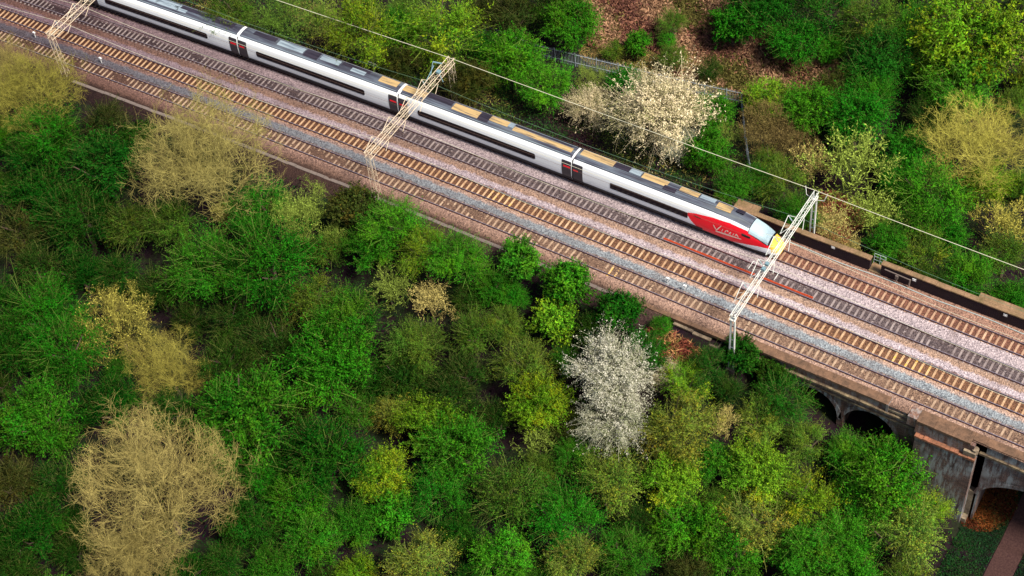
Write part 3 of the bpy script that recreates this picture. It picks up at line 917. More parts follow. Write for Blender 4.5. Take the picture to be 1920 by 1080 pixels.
def build_train():
    root = tag(empty('passenger_train', W(-44, LT4, 0)), 'white high speed passenger train with red and yellow nose running along the far track', 'train')
    bpy.context.view_layer.update(); inv = root.location
    def fin(b, name, mats, par, sm=False):
        o = b.build(name, mats, None, sm); o.parent = par
        if par is root: o.location = (-inv[0], -inv[1], -inv[2])
        return o
    def T(x, l, z): return W(x, lt4(x) + l, z)
    def shell(prof, x0, x1, step=0.8, caps=True, sc=lambda x: (1, 1)):
        b = MB(); n = len(prof); xs = np.linspace(x0, x1, max(2, int(abs(x1 - x0) / step) + 1)); vs = []
        for x in xs: vs += [T(x, l, z) for l, z in prof]
        fs = [(q * n + k, (q + 1) * n + k, (q + 1) * n + k + 1, q * n + k + 1) for q in range(len(xs) - 1) for k in range(n - 1)]
        if caps: fs += [tuple(range(n)), tuple(range((len(xs) - 1) * n, len(xs) * n))[::-1]]
        b.add(vs, fs); return b
    def skin(i0, i1, x0, x1, off, sgn=1, corner=0.0):
        """a plate lying on the body side between two section points"""
        b = MB(); pr = [(l * sgn, z) for l, z in SEC[i0:i1 + 1]]; n = len(pr)
        xs = np.linspace(x0, x1, max(3, int((x1 - x0) / .8) + 2)); vs = []
        for o_ in (off, -0.01):
            for x in xs: vs += [T(x, l + math.copysign(o_, l) if abs(l) > .95 else l, z + (o_ if abs(l) <= .95 else 0)) for l, z in pr]
        N = len(xs) * n
        fs = [(q * n + k, (q + 1) * n + k, (q + 1) * n + k + 1, q * n + k + 1) for q in range(len(xs) - 1) for k in range(n - 1)]
        m = len(xs)
        rim = [k for k in range(n)] + [q * n + n - 1 for q in range(1, m)] + [(m - 1) * n + k for k in range(n - 2, -1, -1)] + [q * n for q in range(m - 2, 0, -1)]
        fs += [(rim[k], rim[(k + 1) % len(rim)], rim[(k + 1) % len(rim)] + N, rim[k] + N) for k in range(len(rim))]
        b.add(vs, fs); return b
    def band(z0, z1, x0, x1, off, sgn=-1, rad=.22):
        """rounded band on the side wall, near side sgn -1"""
        def lat(z): return float(np.interp(z, [q[1] for q in SEC[:10]], [-q[0] for q in SEC[:10]]))
        pts = []
        for cx_, cz_, a0 in ((x0 + rad, z0 + rad, 180), (x1 - rad, z0 + rad, 270), (x1 - rad, z1 - rad, 0), (x0 + rad, z1 - rad, 90)):
            for a in (0, 30, 60, 90): pts.append((cx_ + rad * math.cos(math.radians(a0 + a)), cz_ + rad * math.sin(math.radians(a0 + a))))
        # build as columns so that it follows the curved side
        xs = sorted(set([p[0] for p in pts] + list(np.arange(x0 + rad, x1 - rad, 1.2))))
        b = MB(); prev = None
        for x in xs:
            dx = 0
            if x < x0 + rad: dx = x0 + rad - x
            elif x > x1 - rad: dx = x - (x1 - rad)
            cut = rad - math.sqrt(max(rad * rad - dx * dx, 0)); zs = np.linspace(z0 + cut, z1 - cut, 9)
            cur = [T(x, sgn * (lat(z) + off), z) for z in zs]
            if prev:
                for k in range(8): b.quad(prev[k], cur[k], cur[k + 1], prev[k + 1])
            prev = cur
        return b
    def roof_plate(name, x0, x1, l0, l1, h, mat, par):
        def zr(l): return float(np.interp(l, [q[0] for q in SEC[8:17]], [q[1] for q in SEC[8:17]]))
        b = MB(); xs = np.linspace(x0, x1, max(2, int((x1 - x0) / 2) + 1)); ls = np.linspace(l0, l1, 4); vs = []
        for x in xs:
            vs += [T(x, l, zr(l) + h) for l in ls] + [T(x, l, zr(l) - .05) for l in ls[::-1]]
        n = 8; m = len(xs)
        fs = [(q * n + k, (q + 1) * n + k, (q + 1) * n + (k + 1) % n, q * n + (k + 1) % n) for q in range(m - 1) for k in range(n)]
        fs += [tuple(range(n)), tuple(range((m - 1) * n, m * n))[::-1]]
        b.add(vs, fs); return fin(b, name, mat, par)
    def bogie(xc, par):
        b = MB()
        for s in (-1, 1):
            b.hexa([T(xc - 1.9, s * 1.0, .35), T(xc + 1.9, s * 1.0, .35), T(xc + 1.9, s * 1.16, .35), T(xc - 1.9, s * 1.16, .35),
                    T(xc - 1.6, s * 1.0, .72), T(xc + 1.6, s * 1.0, .72), T(xc + 1.6, s * 1.16, .72), T(xc - 1.6, s * 1.16, .72)])
            for dx in (-1.35, 1.35): b.bar(T(xc + dx, s * .68, .44), T(xc + dx, s * .82, .44), .43, 14)
        for dx in (-1.35, 1.35): b.bar(T(xc + dx, -.75, .44), T(xc + dx, .75, .44), .09, 8)
        fin(b, 'bogie', TUND, par)
    def roof_kit(par, spans):
        for name, x0, x1, l0, l1, h, mat in spans: roof_plate(name, x0, x1, l0, l1, h, mat, par)
    JOIN = [-43.75, -67.1, -90.55, -114.4, -138.3]
    rx = lambda px, py: (lambda p: p[0])(at(px, py, 3.72))
    kits = {
        0: [('roof_panel', rx(1090, 290), rx(1152, 312), -.15, .85, .03, TTAN), ('roof_vent', rx(1152, 312), rx(1182, 322), -.1, .8, .06, TVENT),
            ('roof_panel', rx(1182, 320), rx(1204, 328), .0, .7, .05, TPALE), ('roof_panel', rx(1206, 330), rx(1252, 348), -.1, .85, .04, TTAN),
            ('roof_vent', rx(1242, 356), rx(1268, 360), -.5, .1, .09, TVENT), ('roof_panel', rx(1275, 356), rx(1310, 370), .1, .85, .03, TTAN),
            ('roof_panel', rx(1312, 372), rx(1340, 382), .2, .8, .05, TPALE), ('roof_panel', rx(1345, 385), rx(1372, 396), -.3, .6, .03, TTAN), ('roof_vent', rx(1384, 393), rx(1398, 398), .2, .7, .07, TVENT)],
        1: [('roof_vent', rx(800, 182), rx(850, 200), -.05, .9, .04, TVENT), ('roof_panel', rx(756, 172), rx(800, 186), -.35, .6, .04, TTAN),
            ('roof_panel', rx(852, 202), rx(905, 224), -.45, .6, .05, TTAN), ('roof_vent', rx(905, 215), rx(922, 224), -.5, .8, .09, TVENT),
            ('roof_panel', rx(915, 222), rx(955, 238), -.1, .75, .05, TTAN), ('roof_panel', rx(955, 238), rx(964, 242), .0, .7, .08, TPALE), ('roof_panel', rx(962, 246), rx(1072, 288), -.3, .35, .03, TTAN),
            ('roof_vent', rx(968, 238), rx(1074, 278), .45, .95, .03, TVENT)],
        2: [('roof_vent', rx(480, 66), rx(520, 82), .0, .9, .06, TVENT), ('roof_panel', rx(525, 84), rx(572, 102), -.3, .6, .04, TPALE), ('roof_vent', rx(575, 102), rx(600, 112), -.5, .8, .08, TVENT),
            ('roof_panel', rx(605, 112), rx(640, 124), -.2, .6, .05, TPALE), ('roof_vent', rx(648, 120), rx(700, 138), .2, .9, .05, TVENT), ('roof_panel', rx(665, 130), rx(690, 140), -.3, .3, .05, TPALE), ('roof_panel', rx(716, 150), rx(748, 164), -.3, .7, .04, TTAN)],
        3: [('roof_vent', rx(350, 12), rx(400, 30), .1, .9, .05, TVENT), ('roof_vent', rx(405, 42), rx(440, 56), -.2, .7, .07, TVENT), ('roof_panel', rx(300, 2), rx(345, 16), -.4, .6, .04, TPALE)],
        4: [('roof_vent', -112, -107, -.2, .8, .06, TVENT), ('roof_panel', -105, -99, -.4, .6, .04, TPALE)],
    }
    for k in range(4):
        x1 = JOIN[k] - .1; x0 = JOIN[k + 1] + .1
        c = fin(shell(SEC, x0, x1), 'carriage', TW, root, False)
        for sgn in (-1, 1):
            fin(band(1.74, 2.56, x0 + 2.65, x1 - 4.65, .03, sgn), 'window_band', TBLK, c)
            fin(band(.66, 3.26, x1 - 1.22, x1 - .01, .02, sgn, .1), 'door', TDARK, c)
            fin(band(.66, 3.26, x0 + .01, x0 + 1.25, .02, sgn, .1), 'door', TDARK, c)
            fin(band(2.4, 2.62, x1 - 1.0, x1 - .1, .035, sgn, .04), 'red_mark', TRED, c)
            fin(band(2.34, 2.54, x0 + .1, x0 + .9, .035, sgn, .04), 'red_mark', TRED, c)
            fin(band(.63, 1.0, x0 + .02, x1 - .02, .026, sgn, .03), 'skirt', TUND, c)
        rf = [(l, z) for l, z in SEC if z > 3.6]; 
        b = MB(); xs = np.linspace(x0 + .1, x1 - .1, 26); vs = []
        for x in xs: vs += [T(x, l, z + .025) for l, z in rf]
        n = len(rf); b.add(vs, [(q * n + m, (q + 1) * n + m, (q + 1) * n + m + 1, q * n + m + 1) for q in range(25) for m in range(n - 1)])
        fin(b, 'roof', TROOF, c)
        b = MB()
        for l in (-.78, -.74, .78): b.tube([T(x, l, 3.73) for x in np.linspace(x0 + .3, x1 - .3, 14)], .022, 4)
        fin(b, 'roof_conduit', TPALE, c)
        roof_kit(c, kits[k + 1])
        b = shell([(-1.15, .3), (-1.2, .66), (1.2, .66), (1.15, .3)], x0 + 4.6, x1 - 4.6, 2.0); fin(b, 'underframe', TUND, c)
        bogie(x0 + 3.0, c); bogie(x1 - 3.0, c)
        b = MB(); b.hexa([T(JOIN[k] - .3, -1.3, .8), T(JOIN[k] + .3, -1.3, .8), T(JOIN[k] + .3, 1.3, .8), T(JOIN[k] - .3, 1.3, .8),
                          T(JOIN[k] - .3, -1.0, 3.45), T(JOIN[k] + .3, -1.0, 3.45), T(JOIN[k] + .3, 1.0, 3.45), T(JOIN[k] - .3, 1.0, 3.45)])
        fin(b, 'gangway', TUND, c)
    # driving carriage with a drawn-out nose
    x0 = JOIN[0] + .1; XN = -18.75; XS = -27.2
    def nose(x):
        """(width factor, roof height, floor height) along the nose"""
        t_ = np.clip((x - XS) / (XN - XS), 0, 1)
        w = 1 - 0.08 * t_ - .34 * t_ ** 6.0 - .14 * t_ ** 24
        top = np.interp(t_, [0, .2, .4, .55, .7, .82, .9, .96, 1.0], [3.77, 3.74, 3.6, 3.38, 2.98, 2.48, 2.02, 1.62, 1.25])
        bot = np.interp(t_, [0, .5, .9, 1.0], [.62, .55, .5, .7])
        return w, float(top), float(bot)
    def npt(x, i):
        l, z = SEC[i]; w, top, bot = nose(x)
        zz = bot + (z - .62) * (top - bot) / (3.77 - .62)
        return (l * w, zz)
    xs = list(np.arange(x0, -30.0, .8)) + list(np.arange(-30.0, XS, .08)) + list(np.linspace(XS, XN, 130))
    n = len(SEC); P_ = [[npt(x, i) for i in range(n)] for x in xs]
    groups = {'body': MB(), 'red': MB(), 'yellow': MB(), 'glass': MB(), 'roof': MB(), 'frame': MB()}
    def kind(x, l, z, top, i):
        u = abs(l); s = (x - XS) / (XN - XS)
        if s > 0.985: return 'yellow'
        # windscreen
        lim = .66 - (s - .58) * .35
        if .57 < s < .87 and z > 1.85 and top - z < lim and u < 1.14: return 'frame' if (s > .845 or top - z > lim - .1 or s < .585) else 'glass'
        if s >= .80 and z > 1.0 - (s - .8) * 1.2 and z > .95: 
            if u < 1.02 - max(0, .9 - s) * 1.2 or s > .93: return 'yellow'
        # red flank: a sweeping wedge, white skirt under its front end
        if x > -29.4:
            zt = np.interp(x, [-29.4, -28.4, -26.5, -24.5, -22.5, -21.2, -20.2], [2.56, 2.85, 3.12, 3.2, 2.98, 2.6, 2.15])
            zb = np.interp(x, [-29.4, -29.0, -28.4, -27.2, -24.2, -22.8, -21.2, -19.8], [2.2, 1.6, 1.0, .5, .5, 1.0, 1.4, 1.5])
            if zb < z < zt and u > .72: return 'red'
        if z > 3.6 * top / 3.77 and u < .9: return 'roof'
        return 'body'
    for q in range(len(xs) - 1):
        for k in range(n - 1):
            xm = (xs[q] + xs[q + 1]) / 2; ps = [P_[q][k], P_[q + 1][k], P_[q + 1][k + 1], P_[q][k + 1]]
            # subdivide each cell up the side so the paint edges stay smooth
            div = 12 if xm > -30 else 2
            for d in range(div):
                t0, t1 = d / div, (d + 1) / div
                f = lambda a, c, t_: (a[0] + (c[0] - a[0]) * t_, a[1] + (c[1] - a[1]) * t_)
                pa, pb, pc, pd = f(ps[0], ps[3], t0), f(ps[1], ps[2], t0), f(ps[1], ps[2], t1), f(ps[0], ps[3], t1)
                lm = (pa[0] + pb[0] + pc[0] + pd[0]) / 4; zm = (pa[1] + pb[1] + pc[1] + pd[1]) / 4
                g = kind(xm, lm, zm, nose(xm)[1], k)
                groups[g].quad(T(xs[q], *pa), T(xs[q + 1], *pb), T(xs[q + 1], *pc), T(xs[q], *pd))
    b = groups['body']
    b.add([T(xs[0], *p) for p in P_[0]], [tuple(range(n))])
    c = fin(b, 'driving_carriage', TW, root, True)
    b = groups['yellow']; b.add([T(xs[-1], *p) for p in P_[-1]], [tuple(range(n))[::-1]])
    fin(b, 'front_end', TYEL, c, True); fin(groups['red'], 'red_flank', TRED, c, True)
    fin(groups['glass'], 'windscreen', paint('windscreen_glass', lin(190, 214, 220, .75), 0.12, 0.05), c, True); fin(groups['roof'], 'roof', TROOF, c, True); fin(groups['frame'], 'windscreen_frame', TBLK, c, True)  # pale sky reflection painted into the windscreen colour
    for sgn in (-1, 1):
        fin(band(.63, 1.0, x0 + .02, -27.6, .026, sgn, .03), 'skirt', TUND, c)
        fin(band(1.74, 2.56, x0 + 4.75, -29.35, .03, sgn, .12), 'window_band', TBLK, c)
        fin(band(.66, 3.26, x0 + .01, x0 + 1.25, .02, sgn, .1), 'door', TDARK, c)
        fin(band(2.28, 2.48, x0 + .06, x0 + .7, .03, sgn, .04), 'red_mark', TRED, c)
        def side(x, z):
            w, top, bot = nose(x); zz = .62 + (z - bot) * (3.77 - .62) / (top - bot)
            return sgn * (float(np.interp(zz, [q[1] for q in SEC[:10]], [-q[0] for q in SEC[:10]])) * w + .015)
        def stroke(pts, r):
            b = MB()
            for (xa, za, xb, zb) in pts:
                for q in range(4):
                    xq, xr = xa + (xb - xa) * q / 4, xa + (xb - xa) * (q + 1) / 4; zq, zr = za + (zb - za) * q / 4, za + (zb - za) * (q + 1) / 4
                    wq = r * (1.0 - abs(q - 1.5) * .22); wr = r * (1.0 - abs(q - .5) * .22)
                    b.quad(T(xq, side(xq, zq - wq), zq - wq), T(xr, side(xr, zr - wr), zr - wr), T(xr, side(xr, zr + wr), zr + wr), T(xq, side(xq, zq + wq), zq + wq))
            return b
        # pale flowing emblem on the red flank: a signature-like run of slanted strokes over a long underline
        fin(stroke([(-26.3, 2.2, -25.9, 1.62), (-25.9, 1.62, -25.35, 2.5), (-25.3, 1.7, -25.15, 2.15), (-24.95, 1.72, -24.75, 2.12), (-24.7, 2.1, -24.5, 2.05), (-24.45, 1.75, -24.2, 2.12), (-24.2, 2.12, -24.3, 1.5), (-24.0, 1.74, -23.85, 2.1), (-23.75, 1.75, -23.6, 2.1), (-23.6, 2.1, -23.3, 1.75),
                    (-26.0, 1.42, -23.0, 1.62)], .13), 'emblem', TCREAM, c)
        fin(stroke([(-23.0, 2.42, -22.0, 2.3), (-23.0, 2.3, -22.0, 2.2)], .13), 'cab_window', TBLK, c)
        fin(stroke([(-28.6, 2.5, -27.8, 2.42)], .1), 'side_window', paint('dark_red_glass', lin(110, 8, 24, .8), .2, 0), c)
    roof_kit(c, kits[0])
    b = shell([(-1.1, .3), (-1.15, .66), (1.15, .66), (1.1, .3)], x0 + 4.6, -20.0, 2.0); fin(b, 'underframe', TUND, c)
    bogie(x0 + 3.0, c); bogie(-23.6, c)
    b = MB(); b.tube([T(x, -.78, 3.73) for x in np.linspace(x0 + .3, -26.5, 10)], .022, 4); b.tube([T(x, -.1, 3.8) for x in np.linspace(x0 + .3, -26.0, 10)], .02, 4)
    fin(b, 'roof_conduit', TPALE, c)
build_train()

# ------------------------------------------------------------------ vegetation
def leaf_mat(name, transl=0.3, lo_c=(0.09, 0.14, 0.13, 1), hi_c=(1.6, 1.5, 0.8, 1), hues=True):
    """leaves and twigs: the plant's own colour from the object, every leaf its own tone, shaded interior to lit tip painted in"""
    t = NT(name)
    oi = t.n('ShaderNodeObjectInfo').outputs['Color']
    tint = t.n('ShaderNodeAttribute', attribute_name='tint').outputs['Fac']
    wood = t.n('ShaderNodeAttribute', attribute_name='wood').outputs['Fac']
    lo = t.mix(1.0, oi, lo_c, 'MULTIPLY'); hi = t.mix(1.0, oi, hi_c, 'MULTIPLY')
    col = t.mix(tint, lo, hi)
    if hues:                                                     # some sprays are greener, some more olive or brown
        sh = t.n('ShaderNodeAttribute', attribute_name='shift').outputs['Fac']
        col = t.mix(1.0, col, t.ramp(sh, [(0.0, (.62, 1.0, .9, 1)), (.5, (1, 1, 1, 1)), (.8, (1.35, 1.04, .9, 1)), (1.0, (1.75, 1.0, .95, 1))]), 'MULTIPLY')
    col = t.mix(wood, col, t.mix(0.35, oi, lin(176, 172, 92, .8)))
    d = t.n('ShaderNodeBsdfDiffuse'); t.l(col, d.inputs['Color'])
    if transl:
        tr = t.n('ShaderNodeBsdfTranslucent'); t.l(col, tr.inputs['Color'])
        mx = t.n('ShaderNodeMixShader'); mx.inputs[0].default_value = transl
        t.l(d.outputs[0], mx.inputs[1]); t.l(tr.outputs[0], mx.inputs[2]); t.l(mx.outputs[0], t.out.inputs[0])
    else: t.l(d.outputs[0], t.out.inputs[0])
    return t.m
LEAF = leaf_mat('leaves', .16); TWIG = leaf_mat('twigs', 0.0, (.05, .04, .06, 1), (1.7, 1.66, 1.35, 1), False)  # wide twig range paints bark highlights over dark limbs
PETAL = leaf_mat('petals', .12, (.2, .25, .11, 1), (1.04, 1.03, 1.0, 1), False)
BARK = plain('bark', lin(92, 74, 62, .8), 0.95, var=0.4, scale=1.5)

def norm(v): return v / np.maximum(np.linalg.norm(v, axis=-1, keepdims=True), 1e-9)

def leaves(rng, pos, dirs, ln, wd, face=None, loose=.55):
    """leaf quads at pos, roughly along dirs, turned to face outwards where a facing is given"""
    n = len(pos)
    d = norm(dirs + rng.normal(0, .55, (n, 3)))
    if face is None: sd = norm(np.cross(d, rng.normal(0, 1, (n, 3))))
    else:
        nn = norm(face + rng.normal(0, loose, (n, 3)))
        d = norm(d - (d * nn).sum(1, keepdims=True) * nn); sd = np.cross(nn, d)
    l = ln[:, None] * d; w = wd[:, None] * sd
    v = np.stack([pos - l * .5, pos + w * .5, pos + l * .5, pos - w * .5], 1).reshape(-1, 3)
    f = np.arange(4 * n).reshape(n, 4)
    return v, f

def ribbons(a, c, w, rng):
    """thin tapering strips from a to c"""
    n = len(a); d = norm(c - a); s = norm(np.cross(d, rng.normal(0, 1, (n, 3)))) * w[:, None]
    v = np.stack([a - s, a + s, c + s * .35, c - s * .35], 1).reshape(-1, 3)
    return v, np.arange(4 * n).reshape(n, 4)

def crown_mesh(name, seed, nclump=16, ntwig=34, nleaf=15, leaf=.046, spread=.75, crad=(.30, .44), hz=.82, mat=None, upw=.35, aspect=.5, straggle=.0):
    rng = np.random.default_rng(seed)
    cen = []; tries = 0
    while len(cen) < nclump and tries < 4000:
        tries += 1
        d = rng.normal(0, 1, 3); d[2] = d[2] * .9 + .25; d /= np.linalg.norm(d)
        r = rng.uniform(.45, .74) if rng.random() > .18 else rng.uniform(.0, .4)
        p = d * r * np.array([1, 1, hz])
        if p[2] < -.42: continue
        if all(np.linalg.norm(p - q) > .27 for q in cen): cen.append(p)
    V = []; F = []; TI = []; WO = []; SH = []; off = 0
    for p in cen:
        rc = rng.uniform(*crad); ct = rng.uniform(-.2, .2) - .06; cs0 = np.clip(.45 + rng.normal(0, .24), .05, .95)
        outd = p / (np.linalg.norm(p) + .15)
        d = norm(outd * spread + rng.normal(0, .62, (ntwig, 3)) + np.array([0, 0, upw]))
        a = p - outd * rc * .45 + rng.normal(0, rc * .22, (ntwig, 3))
        L = rc * rng.uniform(.55, 1.35 + straggle, ntwig)
        c = a + d * L[:, None]
        v, f = ribbons(a, c, leaf * rng.choice([.05, .09, .15], ntwig), rng)
        V.append(v); F.append(f + off); off += len(v); TI.append(rng.uniform(.3, .7, len(v))); WO.append(np.ones(len(v)))
        t_ = rng.uniform(.22, 1.03, (ntwig, nleaf))
        pos = a[:, None] + (c - a)[:, None] * t_[..., None] + rng.normal(0, rc * .075, (ntwig, nleaf, 3))
        dr = np.repeat(d[:, None], nleaf, 1)
        n = ntwig * nleaf
        sz = leaf * rng.uniform(.6, 1.5, n)
        pf = pos.reshape(-1, 3); fc = norm(norm(pf - (p - outd * rc * .25)) + .45 * outd + np.array([0, 0, .15]))
        v, f = leaves(rng, pf, dr.reshape(-1, 3), sz * 1.25, sz * 1.25 * aspect, fc)
        V.append(v); F.append(f + off); off += len(v)
        tt = np.clip(.4 + ct + rng.normal(0, .17, n) + .5 * (t_.ravel() - .6), 0, 1)      # lit tips and shaded crown interior painted into the tone
        TI.append(np.repeat(tt, 4)); WO.append(np.zeros(len(v))); SH.append(np.full(4 * ntwig, .5)); SH.append(np.repeat(np.clip(cs0 + rng.normal(0, .16, n), 0, 1), 4))
    return np_mesh(name, np.concatenate(V), np.concatenate(F), mat or LEAF, {'tint': np.concatenate(TI), 'wood': np.concatenate(WO), 'shift': np.concatenate(SH)})

def bare_mesh(name, seed, n1=12, n2=5, n3=5, n4=5, n5=5, thick=1.0, buds=0, up=.3, spread=.62, leaf=.03):
    """a leafless crown: limbs, branches, twigs, finest twigs, all reaching outwards"""
    rng = np.random.default_rng(seed)
    V = []; F = []; TI = []; WO = []; off = [0]; tips = []
    def put(a, c, r0, r1, tone):
        d = norm(c - a); u = norm(np.cross(d, np.array([.31, .52, .79]) + 0 * d)); w = np.cross(d, u); n = len(a)
        ring = []
        for q, (p, r) in enumerate(((a, r0), (c, r1))):
            for k in range(3):
                t_ = 2 * math.pi * k / 3
                ring.append(p + (u * math.cos(t_) + w * math.sin(t_)) * np.asarray(r)[:, None])
        v = np.stack(ring, 1).reshape(-1, 3)
        b = np.arange(n)[:, None] * 6
        f = np.concatenate([b + np.array([[k, (k + 1) % 3, 3 + (k + 1) % 3, 3 + k]]) for k in range(3)])
        V.append(v); F.append(f + off[0]); off[0] += len(v)
        TI.append(np.repeat(np.clip(tone + rng.normal(0, .2, n), 0, 1), 6)); WO.append(np.zeros(len(v)))
    def grow(a, d, L, r, bend, tone, segs=3):
        """branches in segments; returns points along them"""
        pts = [a]; dirs = d; p = a
        for s in range(segs):
            dirs = norm(dirs + rng.normal(0, bend, d.shape) + np.array([0, 0, up * .12]))
            q = p + dirs * (L / segs)[:, None]
            put(p, q, r * (1 - s / segs * .6), r * (1 - (s + 1) / segs * .6), tone); pts.append(q); p = q
        return pts, dirs
    def children(pts, dirs, n, lo, spreadc):
        k = len(pts) - 1; m = len(dirs)
        t_ = rng.uniform(lo, 1.0, (m, n)) * k; i = np.minimum(t_.astype(int), k - 1); fr = t_ - i
        P3 = np.stack(pts, 1)
        base = P3[np.arange(m)[:, None], i] * (1 - fr)[..., None] + P3[np.arange(m)[:, None], i + 1] * fr[..., None]
        dr = norm(np.repeat(dirs[:, None], n, 1) + rng.normal(0, spreadc, (m, n, 3)) + np.array([0, 0, up * .25]))
        return base.reshape(-1, 3), dr.reshape(-1, 3)
    az = np.linspace(0, 2 * math.pi, n1, endpoint=False) + rng.uniform(-.3, .3, n1)
    el = rng.uniform(.25, 1.15, n1); el[0] = 1.4
    d = np.stack([np.cos(az) * np.cos(el), np.sin(az) * np.cos(el), np.sin(el)], 1)
    a = np.tile(np.array([[0, 0, -.62]]), (n1, 1)) + rng.normal(0, .02, (n1, 3))
    T = .0044 * thick
    pts, dr = grow(a, d, rng.uniform(.62, .8, n1), np.full(n1, T * 1.7), .13, .34, 4)
    a, d = children(pts, dr, n2, .3, spread); L = rng.uniform(.34, .56, len(a))
    pts, dr = grow(a, d, L, np.full(len(a), T * .85), .16, .4)
    a, d = children(pts, dr, n3, .2, spread); L = rng.uniform(.2, .38, len(a))
    pts, dr = grow(a, d, L, np.full(len(a), T * .5), .18, .48)
    a, d = children(pts, dr, n4, .15, spread * .9); L = rng.uniform(.09, .22, len(a))
    pts, dr = grow(a, d, L, np.full(len(a), T * .3), .2, .62, 2)
    if n5:
        a, d = children(pts, dr, n5, .1, spread); L = rng.uniform(.06, .15, len(a))
        pts, dr = grow(a, d, L, np.full(len(a), T * .24), .2, .64, 2)
    if buds:
        m = len(a); P3 = np.stack(pts, 1)
        t_ = rng.uniform(0, 1, (m, buds)); pos = P3[:, 0][:, None] * (1 - t_)[..., None] + P3[:, -1][:, None] * t_[..., None]
        sz = leaf * rng.uniform(.6, 1.4, m * buds)
        v, f = leaves(rng, pos.reshape(-1, 3), np.repeat(dr[:, None], buds, 1).reshape(-1, 3), sz * 1.2, sz * .7)
        V.append(v); F.append(f + off[0]); off[0] += len(v); TI.append(np.repeat(rng.uniform(.3, 1, m * buds), 4)); WO.append(np.zeros(len(v)))
    v = np.concatenate(V); r = np.linalg.norm(v[:, :2], axis=1); sc_ = np.percentile(r, 96); v = v / sc_; foot = -.62 / sc_
    rad = np.linalg.norm(v * np.array([1, 1, 1.05]), axis=1); v = v * (np.where(rad > .78, .78 + (rad - .78) * .5, rad) / np.maximum(rad, 1e-6))[:, None] * 1.1; foot *= 1.1
    me = np_mesh(name, v, np.concatenate(F), TWIG, {'tint': np.concatenate(TI), 'wood': np.concatenate(WO)})
    me['foot'] = foot
    return me

def trunk_mesh(name, seed):
    """tapered trunk with limbs; unit height, foot at 0"""
    rng = random.Random(seed); b = MB()
    pts = [Vector((0, 0, -.08))]
    for k in range(1, 5): pts.append(Vector((rng.uniform(-.05, .05) * k, rng.uniform(-.05, .05) * k, k * .16)))
    b.tube(pts, [.05, .04, .034, .028, .022], 7)
    for k in range(6):
        a = pts[2 + k % 3]; an = k * 1.1 + rng.uniform(0, .5)
        m = a + Vector((math.cos(an) * .14, math.sin(an) * .14, .14)); e = m + Vector((math.cos(an) * .16, math.sin(an) * .16, .2))
        b.tube([a, m, e], [.02, .014, .006], 5)
    me = bpy.data.meshes.new(name); me.from_pydata(b.v, [], b.f); me.materials.append(BARK)
    return me

PROTO = {
    'leafy': [crown_mesh('leafy_crown', 10 + k, 20, 46, 22, .037, aspect=.4, straggle=.12) for k in range(4)],
    'feather': [crown_mesh('feathery_crown', 30 + k, 18, 50, 22, .035, spread=.9, crad=(.32, .48), upw=.45, aspect=.3, straggle=.22) for k in range(4)],
    'sparse': [crown_mesh('sparse_crown', 50 + k, 17, 46, 16, .034, crad=(.28, .44), aspect=.34, straggle=.3, spread=.9) for k in range(3)],
    'round': [crown_mesh('round_crown', 70 + k, 24, 32, 16, .048, spread=.5, crad=(.28, .36), hz=.9, aspect=.6) for k in range(3)],
    'blossom': [crown_mesh('blossom_crown', 90 + k, 20, 46, 24, .027, spread=1.1, crad=(.28, .46), upw=.3, aspect=.5, straggle=.45, mat=PETAL) for k in range(3)],
    'bare': [bare_mesh('bare_crown', 110 + k) for k in range(3)],
    'barebud': [bare_mesh('budding_crown', 130 + k, 7, 5, 5, 5, 0, thick=1.5, buds=5, up=.4, leaf=.026) for k in range(3)],
    'twiggy': [bare_mesh('twiggy_crown', 150 + k, 8, 5, 5, 5, 4, thick=1.1, buds=1, up=.6, spread=.55, leaf=.022) for k in range(2)],
}
def stem_mesh(name, seed):
    rng = random.Random(seed); b = MB()
    b.tube([(0, 0, -.15), (rng.uniform(-.02, .02), .01, .3), (.01, rng.uniform(-.02, .02), .7), (0, 0, 1.04)], [.06, .045, .04, .035], 8)
    me = bpy.data.meshes.new(name); me.from_pydata(b.v, [], b.f); me.materials.append(BARK); return me
STEMS = [stem_mesh('trunk', 240 + k) for k in range(2)]
TRUNKS = [trunk_mesh('trunk', 200 + k) for k in range(4)]
